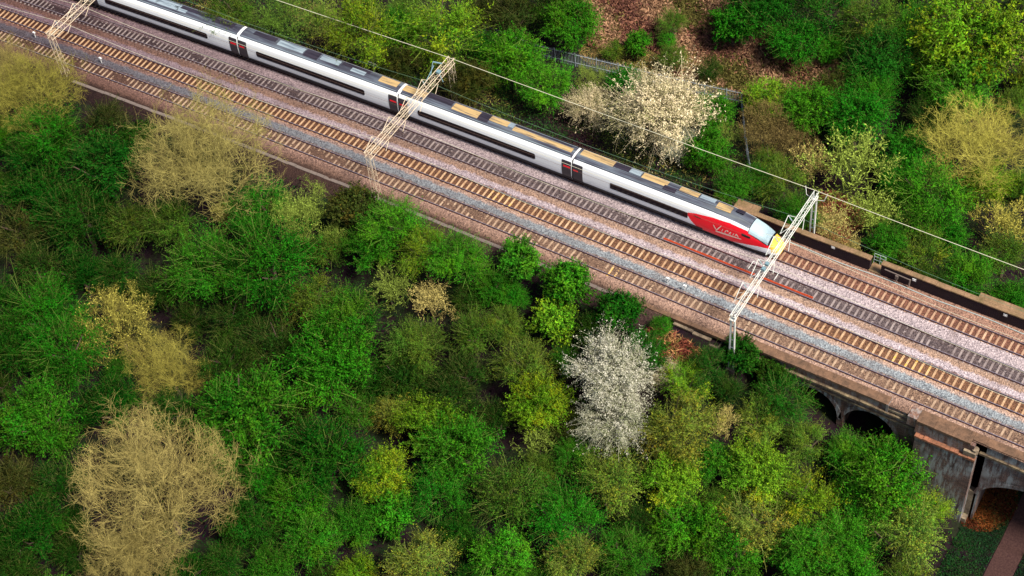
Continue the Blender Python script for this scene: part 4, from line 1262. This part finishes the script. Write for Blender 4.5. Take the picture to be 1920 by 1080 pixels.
# colour of each kind as it is in daylight
HUE = {
    'emerald': lin(46, 124, 34), 'green': lin(60, 128, 36), 'bright': lin(70, 140, 38), 'lime': lin(116, 156, 44), 'olive': lin(90, 122, 48),
    'gold': lin(128, 148, 68), 'dark': lin(40, 78, 30), 'deep': lin(36, 96, 32), 'brown': lin(112, 98, 64), 'murk': lin(64, 76, 42),
    'tan': lin(172, 160, 102), 'straw': lin(172, 166, 84), 'white': lin(248, 240, 222, .9), 'pink': lin(255, 234, 196, .95), 'rust': lin(168, 112, 76)}
rngT = random.Random(77)
GROW = 1.22
def tree(px, py, wpx, form, hue, label, group, sq=1.0, base=None, vis=0.8):
    """crown centred on a picture point, on the ground that lies there"""
    px, py = float(px), float(py)
    R = 3.0
    for _ in range(6):
        H = max(2.2, R * 1.75) if form not in ('bare',) else R * 1.9
        hc = H * .56
        x, y, z = at_ground(px, py, hc)
        R = wpx * (1.16 if form == 'bare' else GROW) / 2 / pxm(x, y, z + hc)
    cat = 'bush' if R < 2.1 else 'tree'
    nm = {'bare': 'bare_tree', 'barebud': 'budding_tree', 'twiggy': 'twiggy_tree', 'blossom': 'blossom_tree'}.get(form, 'leafy_tree')
    if cat == 'bush': nm = nm.replace('tree', 'bush')
    root = tag(empty(nm, (x, y, z)), label, cat, group)
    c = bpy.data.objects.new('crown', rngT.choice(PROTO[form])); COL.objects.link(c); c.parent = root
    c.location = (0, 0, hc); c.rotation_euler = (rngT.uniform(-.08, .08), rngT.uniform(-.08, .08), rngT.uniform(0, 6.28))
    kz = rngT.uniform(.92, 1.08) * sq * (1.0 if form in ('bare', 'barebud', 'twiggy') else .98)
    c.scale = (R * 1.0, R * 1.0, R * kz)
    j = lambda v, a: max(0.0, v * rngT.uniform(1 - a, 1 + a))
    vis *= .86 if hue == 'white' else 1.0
    h = HUE[hue]; f = rngT.uniform(.84, 1.14) * vis / .8 * float(np.interp(px, [0, 900, 1500], [.68, .9, 1.0]))  # interp paints vignette dimming into crowns towards the left of frame
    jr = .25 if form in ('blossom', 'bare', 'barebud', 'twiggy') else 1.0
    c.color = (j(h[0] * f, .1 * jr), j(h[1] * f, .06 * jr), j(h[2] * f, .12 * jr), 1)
    if form in ('bare', 'barebud', 'twiggy'):
        t = bpy.data.objects.new('trunk', rngT.choice(STEMS)); COL.objects.link(t); t.parent = root
        top = max(.5, hc + c.data['foot'] * R * kz); t.scale = (R * .9, R * .9, top)
        return root
    t = bpy.data.objects.new('trunk', rngT.choice(TRUNKS)); COL.objects.link(t); t.parent = root
    t.scale = (H * .75, H * .75, H * .8); t.rotation_euler = (0, 0, rngT.uniform(0, 6.28))
    return root

# ------------------------------------------------------------------ undergrowth, grass, bracken (nobody could count it)
def stuff_mat():
    t = NT('ground_cover')
    c = t.n('ShaderNodeAttribute', attribute_name='hue').outputs['Color']
    d = t.n('ShaderNodeBsdfDiffuse'); t.l(c, d.inputs['Color'])
    tr = t.n('ShaderNodeBsdfTranslucent'); t.l(c, tr.inputs['Color'])
    mx = t.n('ShaderNodeMixShader'); mx.inputs[0].default_value = .25
    t.l(d.outputs[0], mx.inputs[1]); t.l(tr.outputs[0], mx.inputs[2]); t.l(mx.outputs[0], t.out.inputs[0])
    return t.m
COVER = stuff_mat()
def lump(x, y, s, ph):
    """slow pseudo-noise in 0..1 for patches"""
    return .5 + .25 * (np.sin(x / s + ph) * np.cos(y / s * 1.3 - ph) + np.sin((x * .6 + y * .8) / s * 1.7 + 2 * ph) )
def scatter(name, n, keep, hues, seed, size, height, thin=.35, up=.35, dim=1.0):
    """n leaves or blades over the ground where keep(x, y, lat) says so; hues: list of (colour, weight(x, y))"""
    rng = np.random.default_rng(seed)
    xs = []; tot = 0
    while tot < n:
        x = rng.uniform(-150, 40, n); y = rng.uniform(-75, 95, n); k = keep(x, y, latof(x, y), rng)
        xs.append(np.stack([x[k], y[k]], 1)); tot += k.sum()
    p = np.concatenate(xs)[:n]; x, y = p[:, 0], p[:, 1]
    hgt = height * (.25 + 1.3 * lump(x, y, 1.7, seed)) * rng.uniform(0, 1, n) ** .8
    pos = np.stack([x, y, ground_arr(x, y) + hgt], 1)
    d = rng.normal(0, 1, (n, 3)); d[:, 2] = np.abs(d[:, 2]) * up + .1
    ln = size * rng.uniform(.5, 1.5, n)
    v, f = leaves(rng, pos, norm(d), ln, ln * thin)
    wts = np.stack([np.maximum(w(x, y), 1e-3) for _, w in hues], 1) * rng.gumbel(0, .25, (n, len(hues))).clip(-.5, 1.2).__add__(1.2)
    idx = wts.argmax(1); cols = np.array([c for c, _ in hues])[idx]
    cols[:, :3] *= rng.uniform(.4, 1.3, (n, 1)) * dim
    me = np_mesh(name, v, f, COVER, {'hue': np.repeat(cols, 4, 0)})
    return tag(link(name, me), kind='stuff')
def circles(lst):
    cs_ = []
    for px, py, w in lst:
        g = at_ground(px, py); cs_.append((g[0], g[1], w / 2 / pxm(*g)))
    return cs_
def inside(x, y, cs_):
    m = np.zeros(len(x)) - 9
    for cx_, cy_, r in cs_: m = np.maximum(m, 1 - np.hypot(x - cx_, (y - cy_)) / (r * 1.15))
    return m
BRACK = circles([(1140, 25, 110), (1200, 40, 130), (1280, 60, 130), (1300, 110, 100), (1330, 75, 70), (1430, 90, 120), (1400, 130, 120), (1520, 140, 110), (1470, 120, 90), (1240, 15, 150), (1340, 20, 120), (1560, 145, 60), (1130, 70, 60)])
DRYG = circles([(1300, 145, 110), (1350, 165, 90), (1230, 120, 100), (1180, 120, 80), (1120, 100, 60)])
TANB = circles([(1268, 645, 80), (1295, 660, 70), (1235, 640, 50), (1575, 400, 90), (1555, 440, 70)])
SOIL = circles([(920, 445, 90), (860, 410, 80), (800, 390, 80), (700, 350, 60), (620, 330, 60), (560, 315, 60), (1230, 600, 70), (1260, 615, 60)])
LITTER = circles([(1842, 935, 100), (1862, 925, 70)])
PATHX = 13.9
def wood(x, y, L, rng):
    k = (L < -4.6) & (L > -72) & (rng.uniform(0, 1, len(x)) < .35 + .9 * lump(x, y, 4.0, .7))
    k &= ~((x > 10.5) & (L > -9)) & (inside(x, y, SOIL) < 0) & (np.abs(x - PATHX) > 1.4)
    return k
scatter('undergrowth', 95000, wood, [(lin(28, 74, 34), lambda x, y: lump(x, y, 5, 1.1)), (lin(64, 70, 40), lambda x, y: lump(x, y, 6, 2.3)), (lin(58, 96, 38), lambda x, y: lump(x, y, 4, 3.9)), (lin(40, 28, 38), lambda x, y: lump(x, y, 7, 5.2) * 1.1)], 11, .36, 1.3, dim=.6)
def farwood(x, y, L, rng):
    k = (L > 13.9) & (L < 90) & (rng.uniform(0, 1, len(x)) < .4 + .8 * lump(x, y, 4.0, 1.9))
    for a_, c_ in zip(fp[:-1], fp[1:]):                          # trodden strip along the fence
        dx, dy = c_[0] - a_[0], c_[1] - a_[1]; q = np.clip(((x - a_[0]) * dx + (y - a_[1]) * dy) / (dx * dx + dy * dy), 0, 1)
        k &= np.hypot(x - a_[0] - q * dx, y - a_[1] - q * dy) > 1.5
    return k & (inside(x, y, BRACK) < 0) & (inside(x, y, DRYG) < 0)
scatter('scrub', 100000, farwood, [(lin(44, 96, 38), lambda x, y: lump(x, y, 5, 1.6)), (lin(96, 100, 50), lambda x, y: lump(x, y, 4, 2.9)), (lin(78, 112, 44), lambda x, y: lump(x, y, 3, 4.1)), (lin(66, 48, 50), lambda x, y: lump(x, y, 6, 5.6))], 12, .32, .9, .3, dim=.75)
bank = lambda x, y, L, rng: (L > 13.6) & (L < 25) & (x < -27)
scatter('bank_grass', 45000, bank, [(lin(92, 112, 46), lambda x, y: lump(x, y, 3, 1.2)), (lin(150, 140, 72), lambda x, y: lump(x, y, 4, 2.2) * .95), (lin(52, 88, 40), lambda x, y: lump(x, y, 3, 3.3)), (lin(82, 58, 56), lambda x, y: lump(x, y, 4, 4.4) * .9)], 13, .34, .45, .22, .8)
scatter('bracken', 42000, lambda x, y, L, rng: inside(x, y, BRACK) > 0, [(lin(150, 104, 82), lambda x, y: lump(x, y, 3, 1.1)), (lin(168, 130, 100), lambda x, y: lump(x, y, 2, 2.6)), (lin(104, 68, 60), lambda x, y: lump(x, y, 3, 4.2)), (lin(104, 98, 52), lambda x, y: lump(x, y, 4, 5.0) * .8)], 14, .5, .5, .3)
scatter('dry_grass', 16000, lambda x, y, L, rng: inside(x, y, DRYG) > 0, [(lin(178, 146, 94), lambda x, y: lump(x, y, 2, 1.1)), (lin(150, 136, 74), lambda x, y: lump(x, y, 2, 2.6)), (lin(112, 116, 56), lambda x, y: lump(x, y, 2, 4.2))], 15, .34, .3, .2, .8)
scatter('bramble', 6000, lambda x, y, L, rng: (inside(x, y, TANB) > 0) & ((L < -4) | (L > 14)), [(lin(196, 146, 96), lambda x, y: lump(x, y, 1, 1.1)), (lin(150, 84, 66), lambda x, y: lump(x, y, 1.4, 2.6)), (lin(120, 116, 60), lambda x, y: lump(x, y, 1, 4.2) * .8)], 16, .8, .7, .1, .5)
scatter('meadow_grass', 80000, lambda x, y, L, rng: (x > 8.6) & (x < 30) & (L < 8) & (L > -14) & (np.abs(x - PATHX) > 1.35) & (inside(x, y, LITTER) < 0), [(lin(40, 84, 40), lambda x, y: lump(x, y, 3, 1.1)), (lin(34, 66, 40), lambda x, y: lump(x, y, 3, 2.6)), (lin(58, 84, 44), lambda x, y: lump(x, y, 2, 4.2) * .9)], 17, .22, .22, .25, .9)
scatter('leaf_litter', 9000, lambda x, y, L, rng: inside(x, y, LITTER) > -.1, [(lin(140, 82, 42), lambda x, y: lump(x, y, 1.5, 1.1)), (lin(104, 56, 36), lambda x, y: lump(x, y, 1.5, 2.6)), (lin(92, 84, 44), lambda x, y: lump(x, y, 2, 4.2) * .8)], 18, .3, .15, .4)
# footpath under the large arch
t = NT('path_surface'); n_ = t.noise(6, 3, .7, t.coord(kind='World'))
PATHM = t.pbr(t.ramp(n_, [(.35, lin(60, 40, 40, .8)), (.7, lin(86, 62, 56, .8))]), .95, 0, .1)
b = MB(); ys = np.arange(-60, 40, 1.0)
for a_, c_ in zip(ys[:-1], ys[1:]):
    q = lambda xx, yy: (xx, yy, ground(xx, yy) + .06)
    for x0 in np.linspace(PATHX - 1.25, PATHX + .75, 5): b.quad(q(x0, a_), q(x0 + .5, a_), q(x0 + .5, c_), q(x0, c_))
tag(b.build('footpath', PATHM), kind='structure')

NEAR = [
 (62,170,170,'bare','straw','thin yellowish bare tree overhanging the tracks at the left edge'),
 (10,120,110,'bare','tan','bare tan tree cut off by the left edge, beside the tracks'),
 (195,232,95,'sparse','murk','low brown green bush at the foot of the ballast, left of the big bare tree'),
 (255,262,85,'round','dark','dark green bush between the brown scrub and the large bare tan tree'),
 (92,258,130,'feather','emerald','emerald bush under the thin bare tree at the left edge'),
 (195,312,150,'leafy','deep','dark emerald tree left of the big bare tan tree by the track'),
 (60,300,110,'feather','deep','deep green tree at the left edge, behind the emerald one'),
 (388,288,265,'bare','tan','large spreading bare tan tree leaning over the near track'),
 (70,375,130,'leafy','deep','shadowy deep green tree at the left edge, a third of the way down'),
 (30,440,120,'sparse','murk','murky brown green tree on the left edge, middle height'),
 (150,415,150,'feather','deep','deep green feathery tree left of the olive one, below the emerald pair'),
 (245,428,115,'sparse','olive','dark olive sparse tree below the large bare tan tree'),
 (330,420,110,'sparse','olive','olive tree tucked under the lower side of the large bare tan tree'),
 (425,402,60,'barebud','straw','small drooping straw coloured bush at the lower tip of the big bare tree'),
 (486,398,120,'feather','emerald','emerald tree right of the drooping straw bush, at the embankment top'),
 (385,505,150,'feather','green','olive green tree forming the left half of the large emerald clump'),
 (500,500,185,'feather','emerald','large bright emerald tree in the middle of the left slope'),
 (565,402,120,'twiggy','gold','golden yellow bush beside the ballast, right of the emerald tree'),
 (628,446,66,'barebud','gold','small golden twiggy bush at the right foot of the golden yellow bush'),
 (662,392,100,'round','murk','dark brownish green bush between the golden bush and the bright pair'),
 (740,425,120,'feather','bright','bright green tree at the upper end of the trackside row'),
 (862,492,120,'feather','bright','bright green tree at the lower end of the trackside row, beside bare ballast'),
 (796,470,105,'sparse','lime','yellowish green tree between the two bright green trackside trees'),
 (976,490,92,'round','green','round glossy green bush standing alone beside the near rail'),
 (1066,528,105,'round','green','second round glossy green bush beside the near rail, right of the first'),
 (1163,585,100,'round','deep','darker round bush beside the rail, above the white blossom tree'),
 (966,556,56,'leafy','emerald','small emerald bush just under the lone round bush'),
 (1040,602,94,'round','lime','lime ivy covered arching bush with a dead tan side'),
 (728,538,90,'barebud','gold','small golden olive bush below the bright trackside row'),
 (808,566,92,'barebud','tan','tan twiggy bush with pale tips below the bright trackside row'),
 (610,470,80,'sparse','olive','olive bush below the golden yellow bush'),
 (690,470,95,'leafy','green','mid green tree left of the golden olive bush, under the brownish one'),
 (655,598,135,'feather','green','soft green tree right of the large emerald tree'),
 (585,560,110,'sparse','olive','dull olive tree touching the right side of the large emerald tree'),
 (612,680,175,'leafy','green','broad mid green tree in the centre left of the wood'),
 (510,642,120,'sparse','dark','dark green tree below the large emerald tree'),
 (782,652,115,'feather','olive','olive green tree below the tan twiggy bush'),
 (888,628,105,'sparse','olive','pale olive tree left of the lime arching bush'),
 (950,612,80,'feather','olive','slim olive tree touching the left of the lime arching bush'),
 (765,705,105,'leafy','dark','dark green tree right of the broad mid green tree'),
 (872,705,100,'sparse','dark','thin dark tree above the gap with the dead branch'),
 (690,715,95,'feather','deep','deep green tree hugging the broad mid green tree'),
 (985,690,115,'sparse','olive','olive brown tree left of the lower white blossom tree'),
 (1012,752,120,'leafy','lime','lime green round tree left of the lower white blossom tree'),
 (1146,690,148,'blossom','white','tall white blossom tree near the viaduct, upper half creamy'),
 (1156,785,130,'blossom','white','bluish white blossom tree directly below the creamy one'),
 (1250,700,55,'blossom','pink','wispy pinkish blossom bush right of the creamy white tree'),
 (1285,722,95,'sparse','lime','yellow green tree right of the white blossom, under the dry brambles'),
 (1268,800,150,'sparse','gold','large golden lime tree right of the white blossom trees'),
 (85,590,150,'feather','emerald','emerald tree at the left edge with a shaggy top'),
 (22,650,120,'leafy','deep','deep green tree cut by the left edge, below the shaggy emerald one'),
 (120,665,150,'feather','emerald','emerald tree left of the two straw coloured bare crowns'),
 (218,606,150,'twiggy','straw','upper of the two straw lime bare crowns in the left wood'),
 (312,682,158,'bare','straw','lower of the two straw lime bare crowns in the left wood'),
 (75,790,165,'leafy','green','mid green tree at the left edge, above the great bare tree'),
 (205,765,115,'leafy','deep','deep green tree just above the great bare tree'),
 (330,770,110,'sparse','deep','shaded green tree above right of the great bare tree'),
 (290,902,296,'bare','tan','great bare tan tree filling the lower left corner'),
 (250,1045,180,'bare','tan','lower bare tan crown merging with the great bare tree'),
 (470,780,195,'leafy','green','broad yellowish green tree right of the great bare tree'),
 (610,862,165,'leafy','deep','round deep green tree right of the broad yellowish one'),
 (498,900,90,'feather','emerald','small emerald tree touching the right side of the great bare tree'),
 (560,940,115,'leafy','green','light green tree below the round deep green one'),
 (742,772,90,'sparse','gold','golden olive crown above the lime green pair in the centre'),
 (800,800,125,'leafy','lime','lime green tree right below the golden olive crown'),
 (868,845,150,'leafy','bright','bright green tree in the bottom centre, right of the lime one'),
 (832,920,120,'feather','emerald','emerald tree below the bright green one in the bottom centre'),
 (850,742,105,'sparse','dark','dim green tree above the bright green tree of the bottom centre'),
 (1008,822,92,'barebud','gold','golden tan twiggy bush left of the bluish white blossom tree'),
 (930,790,90,'sparse','dark','dark sparse tree between the bright green tree and the golden tan bush'),
 (722,892,115,'leafy','lime','lime green tree with a golden spot left of the bright green tree'),
 (592,1012,120,'leafy','green','yellowish green tree near the bottom edge, right of the dark gap'),
 (738,965,95,'round','green','neat round green tree amid dark gaps near the bottom'),
 (662,985,90,'leafy','green','green tree left of the neat round one'),
 (955,925,150,'sparse','olive','olive tree with bare twigs, centre of the bottom third'),
 (1060,968,145,'feather','emerald','bright emerald tree right of the olive one with bare twigs'),
 (1142,912,140,'sparse','gold','golden olive tree below the bluish white blossom tree'),
 (940,1045,115,'leafy','bright','bright green tree at the bottom edge, below the olive one'),
 (782,1052,135,'sparse','gold','golden olive tree at the bottom edge, right of the dark gap'),
 (668,1075,80,'leafy','lime','small lime tree cut by the bottom edge, left of the golden olive one'),
 (1080,1055,115,'sparse','gold','golden lime tree at the bottom edge below the bright emerald one'),
 (1172,1045,115,'feather','green','green feathery tree at the bottom edge, middle right'),
 (1255,900,115,'leafy','lime','lime tree below the large golden lime one'),
 (1290,985,140,'leafy','bright','bright green tree right of the golden olive one, near the bottom'),
 (1412,885,125,'leafy','lime','bright lime tree with a rounded glowing top, right of the centre bottom'),
 (1362,790,66,'barebud','tan','small bare tan tree with a forked stem, above the bright lime one'),
 (1425,792,95,'sparse','gold','golden olive bush right of the small forked bare tree'),
 (1338,870,85,'leafy','green','green tree left of the bright lime one'),
 (1512,832,95,'sparse','olive','olive tree under the first small arches'),
 (1592,856,96,'feather','bright','bright green tree directly under the dark second arch'),
 (1650,905,170,'leafy','bright','large bright green tree against the brick pilaster'),
 (1512,935,130,'sparse','lime','lime olive tree below the olive one under the arches'),
 (1412,985,140,'sparse','gold','golden olive tree below the bright lime one'),
 (1370,1050,110,'leafy','green','green tree at the bottom edge, below the golden olive one'),
 (1500,1040,130,'leafy','green','mid green tree at the bottom edge right of the centre'),
 (1585,1005,120,'feather','bright','bright green tree below the large one by the pilaster'),
 (1692,1005,160,'sparse','gold','golden olive tree left of the dark grass at the lower right'),
 (1748,955,85,'sparse','lime','lime tree at the foot of the brick pier'),
 (1598,1085,120,'leafy','green','green tree cut by the bottom edge, left of the olive one by dark grass'),
 (1700,1095,110,'sparse','olive','olive tree cut by the bottom edge beside the dark grass'),
 (1392,668,80,'round','deep','ivy green bush growing up beside the white ladder mast'),
 (1470,752,115,'sparse','deep','dark green bush covering the first small arch'),
 (1445,705,70,'round','dark','dark ivy bush hanging on the viaduct wall'),
 (1330,690,90,'sparse','deep','low green scrub at the foot of the white ladder mast'),
 (1210,660,90,'leafy','deep','dark green bush above the creamy blossom tree'),
 (60,1000,130,'leafy','deep','deep green tree left of the great bare tree, near the bottom'),
 (20,905,110,'sparse','murk','murky brown tree on the left edge beside the great bare tree'),
 (110,905,110,'sparse','deep','shaded deep green tree touching the left of the great bare tree'),
 (30,1075,120,'leafy','dark','dark green tree in the bottom left corner'),
 (412,875,100,'sparse','deep','green tree behind the right side of the great bare tree'),
 (470,985,115,'leafy','deep','deep green tree right of the lower bare crown'),
 (505,1070,95,'leafy','green','green tree at the bottom edge right of the lower bare crown'),
 (420,1060,90,'sparse','deep','shaded tree between the lower bare crown and the bottom edge'),
 (440,600,110,'sparse','dark','dark tree below the left half of the emerald clump'),
 (425,690,115,'feather','dark','dark green tree right of the lower straw lime crown'),
 (300,545,100,'sparse','dark','dark tree in the shade above the straw lime crowns'),
 (80,500,110,'sparse','dark','dark shaded tree above the shaggy emerald one at the left edge'),
 (880,560,70,'sparse','dark','dark low bush in the hollow below the bright trackside row'),
 (1110,620,70,'leafy','dark','dark bush behind the lime arching bush'),
 (1240,610,40,'leafy','green','small green shrub on the bare earth below the trackside slab'),
 (560,780,60,'sparse','dark','dark bush between the broad yellowish tree and the deep green one'),
 (1190,980,90,'sparse','dark','dark tree in the gap right of the bright emerald one'),
 (1010,885,80,'sparse','olive','olive bush below the golden tan twiggy bush'),
 (1340,945,80,'sparse','olive','olive bush between the bright green tree and the golden olive one'),
]
FAR = [
 (430,28,105,'sparse','olive','olive bush on the grass bank beyond the last carriages'),
 (545,22,120,'twiggy','olive','greyish olive tree at the top edge, left of the golden one'),
 (620,32,95,'barebud','gold','golden budding tree at the top edge beyond the train'),
 (690,55,150,'sparse','lime','lime olive tree at the top edge right of the golden one'),
 (750,60,90,'leafy','green','green bush between the two lime olive trees at the top'),
 (832,62,165,'sparse','lime','tall lime olive tree with fresh leaves above the lattice mast'),
 (760,5,110,'twiggy','olive','dull olive tree cut by the top edge, left of the tall lime olive one'),
 (960,118,130,'leafy','bright','bright green round tree just beyond the train, left of the fence'),
 (1025,165,105,'feather','bright','bright green bush below the bright round tree'),
 (908,90,70,'leafy','deep','deep green bush left of the bright round tree'),
 (1065,45,115,'leafy','green','green tree with twiggy top beyond the palisade fence'),
 (965,30,110,'sparse','murk','murky woodland tree at the top edge behind the fence'),
 (1030,5,110,'sparse','dark','dark tree at the top edge behind the green twiggy topped one'),
 (900,20,95,'sparse','murk','murky tree at the top edge right of the tall lime olive one'),
 (1105,202,84,'blossom','pink','pinkish blossom bush on the left of the big white one'),
 (1112,192,34,'leafy','green','tiny green shrub poking out of the pinkish blossom bush'),
 (1231,216,178,'blossom','pink','big creamy blossom tree beyond the train'),
 (1275,270,70,'blossom','white','low white blossom bush at the foot of the big creamy blossom tree'),
 (1108,148,60,'twiggy','gold','straw coloured scrub between the bright bush and the blossom'),
 (1172,158,70,'leafy','emerald','emerald bush behind the big creamy blossom tree'),
 (1342,215,85,'leafy','bright','bright green bush right of the big creamy blossom tree'),
 (1358,248,62,'twiggy','gold','straw coloured bush below the fence corner'),
 (1330,285,95,'leafy','green','green bush right below the big creamy blossom tree'),
 (1375,48,92,'round','emerald','round emerald bush alone on the red brown bracken'),
 (1196,82,56,'round','green','small round green bush on the bracken near the fence'),
 (1148,95,44,'sparse','olive','small olive shrub on the bracken, left of the small round bush'),
 (1250,75,36,'leafy','green','tiny green shrub on the bracken'),
 (1262,45,60,'sparse','olive','olive scrub on the bracken near the top edge'),
 (1258,108,60,'sparse','olive','pale olive scrub by the fence, on the grass'),
 (1492,78,100,'leafy','emerald','emerald tree on the edge of the bracken, right of the lone round bush'),
 (1555,92,60,'leafy','green','small green bush attached to the right of the emerald bracken tree'),
 (1425,10,130,'leafy','deep','deep green tree at the top edge above the bracken'),
 (1545,25,140,'sparse','deep','dark green tree at the top edge right of the bracken'),
 (1630,40,130,'sparse','olive','dark olive tree at the top edge, left of the tall lime one'),
 (1640,115,125,'leafy','deep','deep emerald tree left of the tall lime one'),
 (1640,180,100,'feather','emerald','emerald tree below the deep emerald one'),
 (1825,70,215,'leafy','lime','tall lime green tree in the upper right corner, top half'),
 (1800,165,150,'feather','bright','bright leafy lower crown under the tall lime green tree'),
 (1710,60,110,'feather','green','green tree between the dark olive one and the tall lime one'),
 (1905,90,80,'barebud','tan','bare tan tree cut by the upper right edge'),
 (1900,200,70,'sparse','olive','olive tree on the right edge below the bare tan one'),
 (1440,188,92,'leafy','lime','lime green tree right of the fence corner'),
 (1520,205,110,'leafy','bright','bright green tree right of the lime one at the fence corner'),
 (1610,225,130,'leafy','emerald','broad emerald tree in the middle of the upper right wood'),
 (1430,245,110,'twiggy','brown','greyish brown twiggy bush below the lime tree at the fence corner'),
 (1485,265,90,'twiggy','brown','brown twiggy bush above the golden twisted tree'),
 (1600,310,185,'barebud','gold','golden twisted bare tree above the ladder mast'),
 (1520,300,90,'barebud','tan','tan twiggy bush left of the golden twisted tree'),
 (1690,290,100,'leafy','emerald','emerald tree right of the golden twisted tree'),
 (1740,375,145,'feather','bright','large bright green tree beyond the wall at the right'),
 (1690,345,80,'leafy','emerald','emerald bush between the golden twisted tree and the large bright one'),
 (1825,262,200,'bare','straw','wide straw coloured bare tree at the right side'),
 (1888,415,110,'barebud','straw','straw coloured budding tree on the right edge'),
 (1850,340,100,'sparse','lime','lime olive tree below the wide straw coloured bare tree'),
 (1640,402,115,'barebud','gold','golden twiggy tree right of the ladder mast head'),
 (1560,425,90,'barebud','tan','dry tan bush behind the ladder mast'),
 (1725,475,105,'sparse','olive','dark olive bush beyond the wall gap'),
 (1815,522,110,'feather','bright','bright green bush beyond the wall, right of the gap'),
 (1885,480,100,'sparse','olive','olive bush on the right edge beyond the wall'),
 (1895,565,80,'leafy','green','green bush on the right edge just beyond the wall coping'),
 (1660,455,80,'leafy','green','green bush beyond the wall, left of the gap'),
 (1470,345,95,'sparse','olive','olive scrub left of the ladder mast head'),
 (1420,335,70,'sparse','green','green scrub right of the narrow fence line'),
 (1372,352,70,'leafy','green','green scrub left of the narrow fence line, beyond the nose'),
 (1440,300,60,'sparse','olive','olive shrub beside the narrow fence line'),
 (1595,470,50,'barebud','tan','small dry tan bush right behind the wall coping'),
 (1780,440,80,'leafy','emerald','emerald bush below the large bright green tree'),
 (1560,160,80,'sparse','murk','murky scrub below the emerald bracken tree'),
 (1730,230,90,'sparse','dark','dark tree between the broad emerald tree and the straw bare one'),
 (1330,130,50,'sparse','dark','dark bramble patch on the grass above the fence'),
]

for a in NEAR: tree(*a, group='trees of the wood below the tracks')
for a in FAR: tree(*a, group='trees and bushes beyond the train')

def fillers():
    """dim bushes filling the gaps between the named trees, each told by its nearest neighbour"""
    rng = random.Random(21); used = set(); placed = []
    named = [(a[0], a[1], a[2], a[5]) for a in NEAR + FAR if len(a[5].split()) <= 10]
    allt = [(a[0], a[1], a[2]) for a in NEAR + FAR]
    def clear(px, py):
        g = at_ground(px, py, 1.8); L = latof(g[0], g[1])
        if L > -6.5 and L < 16: return False
        if g[0] > 7.5 and L < 0: return False
        if L > 0 and (inside(np.array([g[0]]), np.array([g[1]]), BRACK + DRYG)[0] > -.3): return False
        if L < 0 and inside(np.array([g[0]]), np.array([g[1]]), SOIL + TANB)[0] > -.5: return False
        return True
    tries = 0
    while len(placed) < 85 and tries < 20000:
        tries += 1
        px, py = rng.uniform(-10, 1930), rng.uniform(-10, 1090); w = rng.uniform(62, 100)
        d = min(math.hypot(px - q[0], py - q[1]) / (q[2] * .5 + w * .18) for q in allt)
        if d < 1.0 or not clear(px, py): continue
        nx_ = sorted(named, key=lambda q: math.hypot(px - q[0], py - q[1]))[:4]
        lab = None
        for q in nx_:
            dx, dy = px - q[0], py - q[1]
            rel = ('right of' if dx > 0 else 'left of') if abs(dx) > abs(dy) else ('below' if dy > 0 else 'above')
            c = 'dim bush ' + ('just ' if rel in ('below', 'above') else 'immediately ') + rel + ' the ' + q[3]
            if c not in used: lab = c; break
        if lab is None or len(lab.split()) > 16: continue
        used.add(lab); placed.append((px, py)); allt.append((px, py, w))
        far = py < 0.41 * px + 20
        tree(px, py, w, rng.choice(['sparse', 'leafy', 'feather']), rng.choice(['dark', 'deep', 'deep', 'murk', 'green'] if not far else ['dark', 'green', 'murk', 'olive']), lab,
             'trees and bushes beyond the train' if far else 'trees of the wood below the tracks', vis=.7)
fillers()

def distant_wood():
    """the wood goes on as one mass beyond what the picture shows"""
    rng = np.random.default_rng(8); V = []; F = []; A = {'tint': [], 'wood': [], 'shift': []}; off = 0
    spots = []
    for _ in range(3000):
        px, py = rng.uniform(-260, 2100), rng.uniform(-200, 1330)
        if -70 < px < 1990 and -60 < py < 1150: continue
        x, y, z = at_ground(px, py, 2.0); L = latof(x, y)
        if (-7 < L < 17) or (x > 6 and L < 5) : continue
        if all(math.hypot(x - a, y - b_) > 4.6 for a, b_ in spots): spots.append((x, y))
        if len(spots) >= 90: break
    for x, y in spots:
        me = PROTO['sparse'][rng.integers(3)]; n = len(me.vertices); co = np.empty(n * 3, np.float32); me.vertices.foreach_get('co', co); co = co.reshape(-1, 3)
        R = rng.uniform(2.8, 4.2); an = rng.uniform(0, 6.28); c, s_ = math.cos(an), math.sin(an)
        q = np.stack([co[:, 0] * c - co[:, 1] * s_, co[:, 0] * s_ + co[:, 1] * c, co[:, 2]], 1) * R + np.array([x, y, ground(x, y) + R])
        V.append(q); F.append(np.arange(n).reshape(-1, 4) + off); off += n
        sh = rng.uniform(-.35, .35)
        for k in A:
            a = np.empty(n, np.float32); me.attributes[k].data.foreach_get('value', a)
            A[k].append(np.clip(a + sh, 0, 1) if k == 'shift' else a)
    o = link('woodland', np_mesh('woodland', np.concatenate(V), np.concatenate(F), LEAF, {k: np.concatenate(v) for k, v in A.items()}))
    o.color = HUE['green']; tag(o, kind='stuff')
distant_wood()
